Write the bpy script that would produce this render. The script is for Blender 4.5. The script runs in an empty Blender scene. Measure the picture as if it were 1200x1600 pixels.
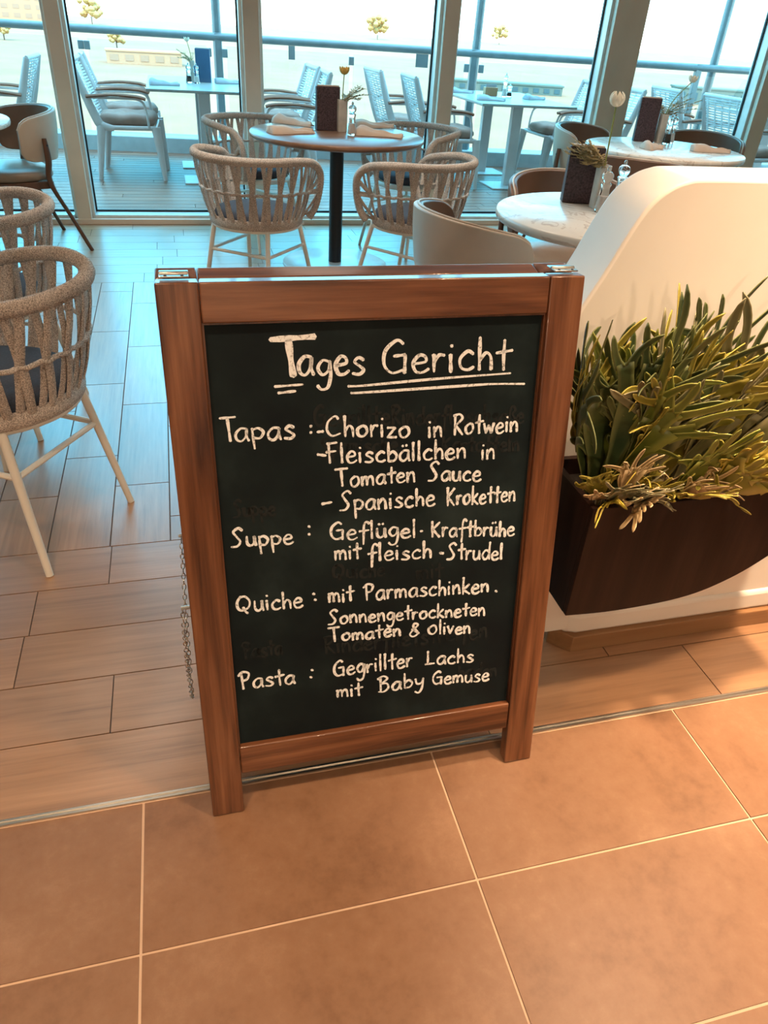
import bpy, math, random
from mathutils import Vector, Matrix
SC = bpy.context.scene
COL = SC.collection
PI = math.pi

# ------------------------------------------------------------------ camera
CAM_H = 1.33
cd = bpy.data.cameras.new('camera')
cam = bpy.data.objects.new('camera', cd)
COL.objects.link(cam)
right = Vector((0.96777, -0.24511, 0.05782)); up = Vector((0.09155, 0.55633, 0.82590)); fwd = Vector((0.23460, 0.79399, -0.56084))
m = Matrix((right, up, -fwd)).transposed().to_4x4()
m.translation = Vector((0, 0, CAM_H))
cam.matrix_world = m
cd.sensor_fit = 'VERTICAL'
cd.sensor_height = 36.0
cd.lens = 1139.5 / 1600 * 36.0
cd.clip_start = 0.05
cd.clip_end = 2000
SC.camera = cam

# ------------------------------------------------------------------ exposure
SC.view_settings.view_transform = 'Standard'
SC.view_settings.look = 'None'
SC.view_settings.exposure = 0.0
SC.view_settings.gamma = 1.0
SC.view_settings.use_curve_mapping = False
SC.cycles.use_denoising = True
SC.cycles.max_bounces = 8
SC.cycles.transparent_max_bounces = 24
SC.cycles.sample_clamp_indirect = 8.0

# ------------------------------------------------------------------ sky
SKY = 8.5
w = bpy.data.worlds.new('sky')
SC.world = w
w.use_nodes = True
nt = w.node_tree
nt.nodes.clear()
out = nt.nodes.new('ShaderNodeOutputWorld')
bg = nt.nodes.new('ShaderNodeBackground')
tc = nt.nodes.new('ShaderNodeTexCoord')
sp = nt.nodes.new('ShaderNodeSeparateXYZ')
cr = nt.nodes.new('ShaderNodeValToRGB')
nt.links.new(tc.outputs['Generated'], sp.inputs[0])
nt.links.new(sp.outputs['Z'], cr.inputs['Fac'])
nt.links.new(cr.outputs['Color'], bg.inputs['Color'])
nt.links.new(bg.outputs[0], out.inputs[0])
el = cr.color_ramp.elements
el[0].position = 0.0; el[0].color = (0.50, 0.55, 0.50, 1)
el[1].position = 1.0; el[1].color = (0.34, 0.58, 0.78, 1)
e = el.new(0.08); e.color = (0.30, 0.68, 0.82, 1)
e = el.new(0.20); e.color = (0.105, 0.57, 0.84, 1)
e = el.new(0.62); e.color = (0.105, 0.54, 0.82, 1)
bg.inputs['Strength'].default_value = SKY

# ------------------------------------------------------------------ sun (behind the building, onto the harbour)
sd = bpy.data.lights.new('sun', 'SUN')
sd.energy = 4.2; sd.color = (1.0, 0.93, 0.80); sd.angle = math.radians(0.6)
so = bpy.data.objects.new('sun', sd); COL.objects.link(so)
so.rotation_euler = Vector((0.35, 0.80, -1.0)).to_track_quat('-Z', 'Y').to_euler()
so.location = (0, -10, 20)

# ------------------------------------------------------------------ ceiling downlights
WARM = (1.0, 0.70, 0.45)
SOFT = (1.0, 0.84, 0.68)
def downlight(x, y, watts, size=0.16, color=WARM, z=2.72, spread=150, aim=None):
    ld = bpy.data.lights.new('downlight', 'AREA')
    ld.shape = 'DISK'; ld.size = size; ld.energy = watts; ld.color = color; ld.spread = math.radians(spread)
    lo = bpy.data.objects.new('downlight', ld); COL.objects.link(lo)
    lo.location = (x, y, z)
    if aim is not None:
        lo.rotation_euler = (Vector(aim) - Vector((x, y, z))).to_track_quat('-Z', 'Y').to_euler()
downlight(-0.60, 0.35, 13, spread=100)
downlight(1.25, 0.35, 20, spread=100)
downlight(1.22, 0.90, 10, spread=42)
downlight(-0.9, -1.4, 13, spread=130)
downlight(0.8, -1.4, 13, spread=130)
downlight(2.6, -0.4, 14, spread=120)
downlight(-2.4, -0.5, 11, spread=130)
downlight(0.2, -3.2, 22, aim=(0.6, 1.1, 0.7), z=2.2)  # unseen back-room lamp below the ceiling, added for low warm light on the ferns
downlight(2.3, 2.0, 12, size=0.7, color=SOFT, spread=90)
downlight(-2.6, 1.6, 9, size=0.7, color=SOFT, spread=130)
downlight(0.7, 3.6, 14, size=0.7, color=SOFT, spread=110)
downlight(-0.7, 3.7, 11, size=0.7, color=SOFT, spread=120)
downlight(2.8, 3.5, 16, size=0.7, color=SOFT, spread=100)

# ------------------------------------------------------------------ helpers
class MB:
    """collects shapes; build() links them as ONE mesh object"""
    def __init__(s): s.v = []; s.f = []
    def add(s, vs, fs):
        o = len(s.v); s.v += [tuple(p) for p in vs]; s.f += [tuple(i + o for i in f) for f in fs]
        return s
    def box(s, c, d, M=None):
        x, y, z = d[0] / 2, d[1] / 2, d[2] / 2
        vs = [Vector((a * x, b * y, g * z)) for g in (-1, 1) for b in (-1, 1) for a in (-1, 1)]
        if M is not None: vs = [M @ p for p in vs]
        vs = [p + Vector(c) for p in vs]
        return s.add(vs, [(0, 2, 3, 1), (4, 5, 7, 6), (0, 1, 5, 4), (2, 6, 7, 3), (0, 4, 6, 2), (1, 3, 7, 5)])
    def span(s, a, b):
        return s.box([(a[i] + b[i]) / 2 for i in range(3)], [abs(b[i] - a[i]) for i in range(3)])
    def tube(s, pts, r, n=8, closed=False, up=None, cap=True):
        """r: number, list of numbers, or (a, b) half sizes along side/up"""
        pts = [Vector(p) for p in pts]; N = len(pts)
        ring = []
        prev = None
        for i, p in enumerate(pts):
            a = pts[(i - 1) % N] if (closed or i > 0) else p
            b = pts[(i + 1) % N] if (closed or i < N - 1) else p
            t = (b - a)
            t = t.normalized() if t.length > 1e-9 else Vector((0, 0, 1))
            if up is not None:
                u = up[i] if isinstance(up, list) else up
                u = Vector(u)
            else:
                u = prev if prev is not None else (Vector((0, 0, 1)) if abs(t.z) < 0.9 else Vector((1, 0, 0)))
            u = u - t * u.dot(t)
            u = u.normalized() if u.length > 1e-6 else t.orthogonal().normalized()
            prev = u
            sd_ = t.cross(u)
            rr = r[i] if isinstance(r, list) else r
            ra, rb = rr if isinstance(rr, tuple) else (rr, rr)
            ring.append([p + sd_ * (ra * math.cos(2 * PI * k / n)) + u * (rb * math.sin(2 * PI * k / n)) for k in range(n)])
        vs = [q for g in ring for q in g]
        fs = []
        M_ = N if closed else N - 1
        for i in range(M_):
            for k in range(n):
                a = i * n + k; b = i * n + (k + 1) % n; c = ((i + 1) % N) * n + (k + 1) % n; d = ((i + 1) % N) * n + k
                fs.append((a, b, c, d))
        if cap and not closed:
            fs.append(tuple(range(n - 1, -1, -1))); fs.append(tuple((N - 1) * n + k for k in range(n)))
        return s.add(vs, fs)
    def lathe(s, prof, c=(0, 0, 0), n=20):
        vs = []; fs = []
        for (r, z) in prof:
            for k in range(n):
                a = 2 * PI * k / n
                vs.append((c[0] + r * math.cos(a), c[1] + r * math.sin(a), c[2] + z))
        for i in range(len(prof) - 1):
            for k in range(n):
                fs.append((i * n + k, i * n + (k + 1) % n, (i + 1) * n + (k + 1) % n, (i + 1) * n + k))
        if prof[0][0] > 1e-4: fs.append(tuple(range(n - 1, -1, -1)))
        if prof[-1][0] > 1e-4: fs.append(tuple((len(prof) - 1) * n + k for k in range(n)))
        return s.add(vs, fs)
    def grid(s, fn, nu, nv, cu=False):
        vs = [fn(i / (nu if cu else nu - 1), j / (nv - 1)) for i in range(nu) for j in range(nv)]
        fs = []
        for i in range(nu if cu else nu - 1):
            for j in range(nv - 1):
                a = i * nv + j; b = ((i + 1) % nu) * nv + j
                fs.append((a, b, b + 1, a + 1))
        return s.add(vs, fs)
    def prism(s, poly, fa, fb):
        """poly: 2D outline; fa / fb map (u, v) to the two faces"""
        n = len(poly)
        vs = [fa(*p) for p in poly] + [fb(*p) for p in poly]
        fs = [tuple(range(n - 1, -1, -1)), tuple(range(n, 2 * n))] + [(i, (i + 1) % n, n + (i + 1) % n, n + i) for i in range(n)]
        return s.add(vs, fs)
    def build(s, name, mat, parent=None, smooth=True, bevel=0, solid=0, sub=0, angle=40, label=None):
        me = bpy.data.meshes.new(name)
        me.from_pydata(s.v, [], s.f)
        me.validate(); me.update()
        import bmesh
        bm = bmesh.new(); bm.from_mesh(me)
        bmesh.ops.recalc_face_normals(bm, faces=bm.faces)
        if smooth:
            ca = math.radians(angle)
            for f in bm.faces: f.smooth = True
            for ed in bm.edges:
                if len(ed.link_faces) == 2 and ed.calc_face_angle(0) > ca: ed.smooth = False
        bm.to_mesh(me); bm.free()
        me.materials.append(mat)
        o = bpy.data.objects.new(name, me)
        COL.objects.link(o)
        if parent is not None: o.parent = parent
        if solid:
            md = o.modifiers.new('thick', 'SOLIDIFY'); md.thickness = solid; md.offset = 0
        if bevel:
            md = o.modifiers.new('round', 'BEVEL'); md.width = bevel; md.segments = 3; md.limit_method = 'ANGLE'; md.angle_limit = math.radians(35)
            md.harden_normals = False
        if sub:
            md = o.modifiers.new('sub', 'SUBSURF'); md.levels = sub; md.render_levels = sub
        if label: o['label'] = label
        return o

def tag(o, label, cat, group=None, kind=None):
    o['label'] = label; o['category'] = cat
    if group: o['group'] = group
    if kind: o['kind'] = kind
    return o
def empty(name, loc, rz=0.0):
    o = bpy.data.objects.new(name, None)
    o.empty_display_size = 0.1
    COL.objects.link(o); o.location = loc; o.rotation_euler = (0, 0, rz)
    return o
def struct(o):
    o['kind'] = 'structure'
    return o
def copy_tree(o, parent=None):
    c = o.copy(); COL.objects.link(c)
    if parent is not None: c.parent = parent
    for ch in list(o.children): copy_tree(ch, c)
    return c
def crom(pts, k=6, closed=False):
    """smooth curve through points"""
    P = [Vector(p) for p in pts]
    if len(P) < 3 and not closed:
        return [P[0].lerp(P[-1], i / k) for i in range(k + 1)]
    out_ = []
    n = len(P)
    for i in range(n if closed else n - 1):
        if closed: a, b, c, d = P[(i - 1) % n], P[i], P[(i + 1) % n], P[(i + 2) % n]
        else: a, b, c, d = P[max(i - 1, 0)], P[i], P[i + 1], P[min(i + 2, n - 1)]
        for j in range(k):
            t = j / k
            out_.append(0.5 * ((2 * b) + (c - a) * t + (2 * a - 5 * b + 4 * c - d) * t * t + (3 * b - a - 3 * c + d) * t ** 3))
    if not closed: out_.append(P[-1].copy())
    return out_

# ------------------------------------------------------------------ materials
def new_mat(name):
    mt = bpy.data.materials.new(name); mt.use_nodes = True
    t = mt.node_tree
    return mt, t, t.nodes['Principled BSDF']
def N(t, kind, **kw):
    n = t.nodes.new(kind)
    for k, v in kw.items():
        if k in n.inputs: n.inputs[k].default_value = v
        else: setattr(n, k, v)
    return n
def ramp(t, stops):
    r = t.nodes.new('ShaderNodeValToRGB'); e_ = r.color_ramp.elements
    e_[0].position = stops[0][0]; e_[0].color = (*stops[0][1], 1)
    e_[1].position = stops[-1][0]; e_[1].color = (*stops[-1][1], 1)
    for p, c in stops[1:-1]:
        x = e_.new(p); x.color = (*c, 1)
    return r
def plain(name, color, rough=0.5, metal=0.0, spec=0.5, var=0.08, scale=12.0, bump=0.0, bscale=200.0, trans=0.0, ior=1.45, coat=0.0):
    mt, t, b = new_mat(name)
    tc_ = N(t, 'ShaderNodeTexCoord')
    no = N(t, 'ShaderNodeTexNoise', Scale=scale, Detail=4.0)
    t.links.new(tc_.outputs['Object'], no.inputs['Vector'])
    lo = tuple(c * (1 - var) for c in color); hi = tuple(min(1, c * (1 + var)) for c in color)
    r = ramp(t, [(0.3, lo), (0.7, hi)])
    t.links.new(no.outputs['Fac'], r.inputs['Fac'])
    t.links.new(r.outputs['Color'], b.inputs['Base Color'])
    b.inputs['Roughness'].default_value = rough; b.inputs['Metallic'].default_value = metal
    b.inputs['Specular IOR Level'].default_value = spec
    b.inputs['Transmission Weight'].default_value = trans; b.inputs['IOR'].default_value = ior
    b.inputs['Coat Weight'].default_value = coat
    if bump:
        n2 = N(t, 'ShaderNodeTexNoise', Scale=bscale, Detail=3.0)
        t.links.new(tc_.outputs['Object'], n2.inputs['Vector'])
        bp = N(t, 'ShaderNodeBump', Strength=bump, Distance=0.002)
        t.links.new(n2.outputs['Fac'], bp.inputs['Height'])
        t.links.new(bp.outputs['Normal'], b.inputs['Normal'])
    return mt
def wood(name, stops, axis='z', fine=60.0, long=2.5, rough=0.4, spec=0.5, bump=0.15, island=0.0, coat=0.0, rings=0.5, crough=0.2):
    """long grain along one local axis; island > 0 varies it from board to board"""
    mt, t, b = new_mat(name)
    tc_ = N(t, 'ShaderNodeTexCoord')
    vec = tc_.outputs['Object']
    geo = None
    if island:
        geo = N(t, 'ShaderNodeNewGeometry')
        cx = N(t, 'ShaderNodeCombineXYZ')
        ml = N(t, 'ShaderNodeMath', operation='MULTIPLY'); ml.inputs[1].default_value = 37.0
        t.links.new(geo.outputs['Random Per Island'], ml.inputs[0])
        for k in range(3): t.links.new(ml.outputs[0], cx.inputs[k])
        ad = N(t, 'ShaderNodeVectorMath', operation='ADD')
        t.links.new(vec, ad.inputs[0]); t.links.new(cx.outputs[0], ad.inputs[1])
        vec = ad.outputs[0]
    mp = N(t, 'ShaderNodeMapping')
    sc_ = [fine, fine, fine]; sc_['xyz'.index(axis)] = long
    mp.inputs['Scale'].default_value = sc_
    t.links.new(vec, mp.inputs['Vector'])
    n1 = N(t, 'ShaderNodeTexNoise', Scale=1.0, Detail=6.0, Roughness=0.62, Distortion=0.3)
    t.links.new(mp.outputs[0], n1.inputs['Vector'])
    mp2 = N(t, 'ShaderNodeMapping')
    s2 = [fine * 0.16] * 3; s2['xyz'.index(axis)] = long * 0.5
    mp2.inputs['Scale'].default_value = s2
    t.links.new(vec, mp2.inputs['Vector'])
    n2 = N(t, 'ShaderNodeTexNoise', Scale=1.0, Detail=3.0, Distortion=1.2)
    t.links.new(mp2.outputs[0], n2.inputs['Vector'])
    mx = N(t, 'ShaderNodeMix', data_type='FLOAT'); mx.inputs['Factor'].default_value = rings
    t.links.new(n1.outputs['Fac'], mx.inputs['A']); t.links.new(n2.outputs['Fac'], mx.inputs['B'])
    r = ramp(t, stops)
    t.links.new(mx.outputs['Result'], r.inputs['Fac'])
    colr = r.outputs['Color']
    if island:
        hs = N(t, 'ShaderNodeHueSaturation')
        mr = N(t, 'ShaderNodeMapRange'); mr.inputs['To Min'].default_value = 1 - island; mr.inputs['To Max'].default_value = 1 + island
        t.links.new(geo.outputs['Random Per Island'], mr.inputs['Value'])
        t.links.new(mr.outputs[0], hs.inputs['Value']); t.links.new(colr, hs.inputs['Color'])
        colr = hs.outputs['Color']
    t.links.new(colr, b.inputs['Base Color'])
    b.inputs['Roughness'].default_value = rough; b.inputs['Specular IOR Level'].default_value = spec
    b.inputs['Coat Weight'].default_value = coat; b.inputs['Coat Roughness'].default_value = crough
    bp = N(t, 'ShaderNodeBump', Strength=bump, Distance=0.002)
    t.links.new(mx.outputs['Result'], bp.inputs['Height']); t.links.new(bp.outputs['Normal'], b.inputs['Normal'])
    return mt

WAL = [(0.36, (0.040, 0.013, 0.006)), (0.45, (0.110, 0.038, 0.015)), (0.53, (0.17, 0.064, 0.027)), (0.66, (0.26, 0.110, 0.050))]
M = {}
M['walnut_z'] = wood('walnut upright', WAL, 'z', 70, 3.0, rough=0.33, coat=0.5, crough=0.08)
M['walnut_x'] = wood('walnut crosswise', WAL, 'x', 70, 3.0, rough=0.33, coat=0.5, crough=0.08)
M['leg_wood'] = wood('stained beech', [(0.3, (0.06, 0.025, 0.012)), (0.6, (0.12, 0.052, 0.026)), (0.8, (0.17, 0.08, 0.04))], 'z', 60, 4.0, rough=0.4)
M['oak_light'] = wood('light oak', [(0.3, (0.30, 0.15, 0.07)), (0.7, (0.48, 0.27, 0.14))], 'z', 60, 4.0)
PLK = [(0.30, (0.22, 0.110, 0.055)), (0.45, (0.33, 0.175, 0.088)), (0.57, (0.38, 0.205, 0.105)), (0.75, (0.46, 0.26, 0.14))]
M['plank_x'] = wood('wood look floor along the room', PLK, 'x', 80, 3.5, rough=0.33, spec=1.0, bump=0.3, island=0.10, rings=0.35, coat=0.6, crough=0.28)
M['plank_y'] = wood('wood look floor toward the window', PLK, 'y', 80, 3.5, rough=0.33, spec=1.0, bump=0.3, island=0.10, rings=0.35, coat=0.6, crough=0.28)
M['deck'] = wood('deck boards', [(0.36, (0.15, 0.06, 0.035)), (0.52, (0.27, 0.115, 0.068)), (0.68, (0.36, 0.17, 0.10))], 'x', 50, 2.0, rough=0.45, spec=0.45, bump=0.4, island=0.15)
M['grout_dark'] = plain('dark grout', (0.11, 0.085, 0.07), 0.9)
M['grout_light'] = plain('sand grout', (0.62, 0.44, 0.31), 0.9)
M['table_wood'] = wood('brown tabletop veneer', [(0.3, (0.16, 0.075, 0.040)), (0.7, (0.30, 0.15, 0.085))], 'x', 40, 2.0, rough=0.28)
M['planter_wood'] = wood('dark planter veneer', [(0.38, (0.008, 0.0030, 0.0022)), (0.5, (0.016, 0.0062, 0.0042)), (0.64, (0.030, 0.012, 0.008))], 'z', 55, 2.0, rough=0.55, spec=0.25, bump=0.05)
M['plinth_wood'] = wood('oak plinth', [(0.3, (0.24, 0.12, 0.05)), (0.7, (0.36, 0.19, 0.085))], 'x', 60, 2.5, rough=0.4)
def tile_mat():
    mt, t, b = new_mat('stone tile')
    tc_ = N(t, 'ShaderNodeTexCoord'); geo = N(t, 'ShaderNodeNewGeometry')
    ml = N(t, 'ShaderNodeMath', operation='MULTIPLY'); ml.inputs[1].default_value = 53.0
    t.links.new(geo.outputs['Random Per Island'], ml.inputs[0])
    ad = N(t, 'ShaderNodeVectorMath', operation='ADD')
    t.links.new(tc_.outputs['Object'], ad.inputs[0]); t.links.new(ml.outputs[0], ad.inputs[1])
    n1 = N(t, 'ShaderNodeTexNoise', Scale=5.0, Detail=8.0, Roughness=0.6, Distortion=0.4)
    n2 = N(t, 'ShaderNodeTexNoise', Scale=38.0, Detail=6.0, Roughness=0.7)
    for n_ in (n1, n2): t.links.new(ad.outputs[0], n_.inputs['Vector'])
    mx = N(t, 'ShaderNodeMix', data_type='FLOAT'); mx.inputs['Factor'].default_value = 0.35
    t.links.new(n1.outputs['Fac'], mx.inputs['A']); t.links.new(n2.outputs['Fac'], mx.inputs['B'])
    r = ramp(t, [(0.32, (0.175, 0.084, 0.042)), (0.46, (0.230, 0.116, 0.060)), (0.55, (0.252, 0.131, 0.070)), (0.70, (0.325, 0.182, 0.105))])
    t.links.new(mx.outputs['Result'], r.inputs['Fac']); t.links.new(r.outputs['Color'], b.inputs['Base Color'])
    rr = N(t, 'ShaderNodeMapRange'); rr.inputs['To Min'].default_value = 0.30; rr.inputs['To Max'].default_value = 0.52
    t.links.new(n2.outputs['Fac'], rr.inputs['Value']); t.links.new(rr.outputs[0], b.inputs['Roughness'])
    bp = N(t, 'ShaderNodeBump', Strength=0.12, Distance=0.002)
    t.links.new(n2.outputs['Fac'], bp.inputs['Height']); t.links.new(bp.outputs['Normal'], b.inputs['Normal'])
    return mt
M['tile'] = tile_mat()
M['steel'] = plain('brushed steel', (0.62, 0.60, 0.56), 0.28, 1.0)
M['white_metal'] = plain('white powder coat', (0.80, 0.76, 0.68), 0.35, var=0.03)
M['out_metal'] = plain('pale grey powder coat', (0.66, 0.58, 0.56), 0.4, var=0.04)
M['out_weave'] = plain('pale woven strap', (0.66, 0.60, 0.58), 0.7, var=0.1, scale=80)
M['black_metal'] = plain('black metal', (0.012, 0.012, 0.015), 0.35)
M['mullion'] = plain('bronze anodised mullion', (0.74, 0.60, 0.49), 0.42, 0.0, var=0.06, scale=4)
M['alu'] = plain('pale aluminium frame', (0.66, 0.65, 0.62), 0.35, 0.3)
M['gasket'] = plain('black gasket', (0.01, 0.01, 0.012), 0.6)
M['white_wall'] = plain('white lacquer', (0.82, 0.77, 0.70), 0.42, var=0.015)
M['room_wall'] = plain('warm plaster', (0.62, 0.50, 0.40), 0.8)
M['ceiling'] = plain('ceiling panels', (0.70, 0.60, 0.50), 0.8)
M['facade'] = plain('ship facade', (0.8, 0.8, 0.8), 0.6)
M['kerb'] = plain('kerb steel', (0.40, 0.42, 0.42), 0.5)
M['rail'] = plain('rail steel', (0.20, 0.24, 0.25), 0.35, 0.3)
M['ground'] = plain('pale quay ground', (0.42, 0.180, 0.090), 0.9, var=0.10, scale=0.06)
M['house'] = plain('pale harbour walls', (0.62, 0.30, 0.17), 0.9, var=0.03, scale=0.3)
M['house_win'] = plain('harbour windows', (0.50, 0.25, 0.155), 0.5)
M['tree'] = plain('far tree leaves', (0.60, 0.34, 0.12), 0.9, var=0.08, scale=0.3)
M['blue_window'] = plain('blue quay windows', (0.06, 0.10, 0.11), 0.6)
M['blue_awning'] = plain('pale blue awning', (0.15, 0.16, 0.13), 0.8)
M['chalk'] = None
def thin_glass():
    mt = bpy.data.materials.new('window glass'); mt.use_nodes = True
    t = mt.node_tree; t.nodes.clear()
    o = N(t, 'ShaderNodeOutputMaterial'); tr = N(t, 'ShaderNodeBsdfTransparent'); gl = N(t, 'ShaderNodeBsdfGlossy'); mx = N(t, 'ShaderNodeMixShader'); fr = N(t, 'ShaderNodeFresnel', IOR=1.45)
    tr.inputs['Color'].default_value = (0.93, 0.97, 0.97, 1); gl.inputs['Roughness'].default_value = 0.02
    ge = N(t, 'ShaderNodeNewGeometry'); sb = N(t, 'ShaderNodeMath', operation='SUBTRACT'); sb.inputs[0].default_value = 1.0; ml = N(t, 'ShaderNodeMath', operation='MULTIPLY')
    t.links.new(ge.outputs['Backfacing'], sb.inputs[1]); t.links.new(sb.outputs[0], ml.inputs[0]); t.links.new(fr.outputs[0], ml.inputs[1]); t.links.new(ml.outputs[0], mx.inputs[0]); t.links.new(tr.outputs[0], mx.inputs[1]); t.links.new(gl.outputs[0], mx.inputs[2]); t.links.new(mx.outputs[0], o.inputs[0])
    return mt
M['pane'] = thin_glass()
M['glass'] = plain('clear glass', (0.95, 0.97, 0.97), 0.03, trans=1.0, ior=1.35, var=0.0)
M['pepper'] = plain('peppercorns', (0.05, 0.025, 0.015), 0.7, var=0.5, scale=300)
M['salt'] = plain('salt', (0.78, 0.66, 0.58), 0.7)
def rope_mat(name, dark, light):
    mt, t, b = new_mat(name)
    tc_ = N(t, 'ShaderNodeTexCoord')
    n1 = N(t, 'ShaderNodeTexNoise', Scale=330.0, Detail=3.0, Roughness=0.7)
    n2 = N(t, 'ShaderNodeTexNoise', Scale=9.0, Detail=2.0)
    for n_ in (n1, n2): t.links.new(tc_.outputs['Object'], n_.inputs['Vector'])
    mx = N(t, 'ShaderNodeMix', data_type='FLOAT'); mx.inputs['Factor'].default_value = 0.15
    t.links.new(n1.outputs['Fac'], mx.inputs['A']); t.links.new(n2.outputs['Fac'], mx.inputs['B'])
    r = ramp(t, [(0.36, dark), (0.50, tuple((a + c) / 2 for a, c in zip(dark, light))), (0.62, light)])
    t.links.new(mx.outputs['Result'], r.inputs['Fac']); t.links.new(r.outputs['Color'], b.inputs['Base Color'])
    b.inputs['Roughness'].default_value = 0.85; b.inputs['Specular IOR Level'].default_value = 0.2
    bp = N(t, 'ShaderNodeBump', Strength=0.5, Distance=0.003)
    t.links.new(n1.outputs['Fac'], bp.inputs['Height']); t.links.new(bp.outputs['Normal'], b.inputs['Normal'])
    return mt
M['rope'] = rope_mat('braided rope', (0.16, 0.135, 0.12), (0.82, 0.72, 0.64))
M['cushion'] = plain('slate seat cushion', (0.055, 0.055, 0.07), 0.85, var=0.2, scale=200, bump=0.2)
M['leather_out'] = plain('taupe leather', (0.52, 0.41, 0.32), 0.42, var=0.06, scale=8, bump=0.08, bscale=350)
M['leather_in'] = plain('cocoa leather', (0.16, 0.090, 0.058), 0.40, var=0.08, scale=8, bump=0.08, bscale=350)
M['leather_edge'] = plain('pale leather piping', (0.55, 0.45, 0.36), 0.45)
M['leather_seat'] = plain('taupe leather seat', (0.26, 0.19, 0.14), 0.36, var=0.08, bump=0.08, bscale=350)
def marble():
    mt, t, b = new_mat('cream marble')
    tc_ = N(t, 'ShaderNodeTexCoord')
    n1 = N(t, 'ShaderNodeTexNoise', Scale=4.0, Detail=8.0, Roughness=0.6, Distortion=1.6)
    t.links.new(tc_.outputs['Object'], n1.inputs['Vector'])
    r = ramp(t, [(0.36, (0.72, 0.64, 0.56)), (0.47, (0.78, 0.71, 0.63)), (0.50, (0.55, 0.45, 0.38)), (0.53, (0.79, 0.72, 0.64)), (0.75, (0.74, 0.68, 0.62))])
    t.links.new(n1.outputs['Fac'], r.inputs['Fac']); t.links.new(r.outputs['Color'], b.inputs['Base Color'])
    b.inputs['Roughness'].default_value = 0.22
    return mt
M['marble'] = marble()
M['menu'] = plain('dark mottled menu cover', (0.050, 0.028, 0.034), 0.6, var=0.75, scale=140)
M['vase'] = plain('grey stone vase', (0.52, 0.47, 0.41), 0.5, var=0.15, scale=20)
M['napkin'] = plain('beige napkin', (0.62, 0.49, 0.40), 0.9, var=0.06, bump=0.2)
M['napkin_out'] = plain('pale blue grey napkin', (0.34, 0.35, 0.37), 0.9, var=0.06, bump=0.2)
M['petal'] = plain('cream petals', (0.86, 0.76, 0.60), 0.7, var=0.08, scale=60)
M['petal_yellow'] = plain('ochre petals', (0.70, 0.42, 0.10), 0.7, var=0.15, scale=60)
M['stem'] = plain('green stem', (0.24, 0.27, 0.07), 0.6)
M['sprig'] = plain('olive sprig', (0.30, 0.22, 0.09), 0.7, var=0.4, scale=40)
M['tuft'] = plain('tufted outdoor cushion', (0.36, 0.22, 0.17), 0.9, var=0.08, bump=0.3)
M['arm_wood'] = wood('weathered armrest', [(0.3, (0.22, 0.085, 0.05)), (0.7, (0.34, 0.15, 0.09))], 'y', 60, 3.0, rough=0.6, spec=0.2)
M['out_top'] = wood('bleached tabletop', [(0.3, (0.30, 0.27, 0.25)), (0.7, (0.38, 0.35, 0.32))], 'y', 30, 2.0, rough=0.3)
M['paper_blue'] = plain('blue menu card', (0.05, 0.12, 0.22), 0.5)
M['soil'] = plain('planter soil', (0.012, 0.008, 0.006), 0.9)
def leaf(name, a, bcol, c):
    mt, t, b = new_mat(name)
    tc_ = N(t, 'ShaderNodeTexCoord')
    n1 = N(t, 'ShaderNodeTexNoise', Scale=9.0, Detail=4.0)
    t.links.new(tc_.outputs['Object'], n1.inputs['Vector'])
    r = ramp(t, [(0.3, a), (0.5, bcol), (0.7, c)])
    t.links.new(n1.outputs['Fac'], r.inputs['Fac'])
    at = N(t, 'ShaderNodeAttribute', attribute_name='margin')      # pale downy margin of the blade
    mx = N(t, 'ShaderNodeMix', data_type='RGBA'); mx.inputs['B'].default_value = (*[min(1, v * 1.35 + 0.02) for v in c], 1)
    t.links.new(at.outputs['Fac'], mx.inputs['Factor']); t.links.new(r.outputs['Color'], mx.inputs['A'])
    t.links.new(mx.outputs['Result'], b.inputs['Base Color'])
    b.inputs['Roughness'].default_value = 0.42
    b.inputs['Transmission Weight'].default_value = 0.0
    b.inputs['Subsurface Weight'].default_value = 0.0
    return mt
M['leaf_green'] = leaf('green frond', (0.065, 0.095, 0.012), (0.125, 0.155, 0.020), (0.22, 0.225, 0.035))
M['leaf_dark'] = leaf('dark green frond', (0.022, 0.045, 0.018), (0.050, 0.078, 0.025), (0.11, 0.125, 0.035))
M['leaf_yellow'] = leaf('yellow green frond', (0.22, 0.17, 0.016), (0.37, 0.28, 0.026), (0.48, 0.36, 0.05))
M['leaf_grey'] = leaf('grey green frond', (0.085, 0.095, 0.050), (0.14, 0.14, 0.075), (0.23, 0.205, 0.11))
M['leaf_olive'] = leaf('olive frond', (0.12, 0.115, 0.014), (0.22, 0.19, 0.024), (0.34, 0.28, 0.045))
M['leaf_brown'] = leaf('browning frond', (0.20, 0.12, 0.045), (0.36, 0.24, 0.10), (0.55, 0.41, 0.23))
def board_mat():
    mt, t, b = new_mat('blackboard')
    tc_ = N(t, 'ShaderNodeTexCoord')
    n1 = N(t, 'ShaderNodeTexNoise', Scale=4.5, Detail=5.0, Roughness=0.6)
    t.links.new(tc_.outputs['Object'], n1.inputs['Vector'])
    r = ramp(t, [(0.35, (0.0040, 0.0075, 0.0100)), (0.52, (0.0070, 0.0135, 0.0150)), (0.72, (0.019, 0.032, 0.033))])
    t.links.new(n1.outputs['Fac'], r.inputs['Fac']); t.links.new(r.outputs['Color'], b.inputs['Base Color'])
    b.inputs['Roughness'].default_value = 0.6; b.inputs['Specular IOR Level'].default_value = 0.15
    return mt
M['board'] = board_mat()
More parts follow.
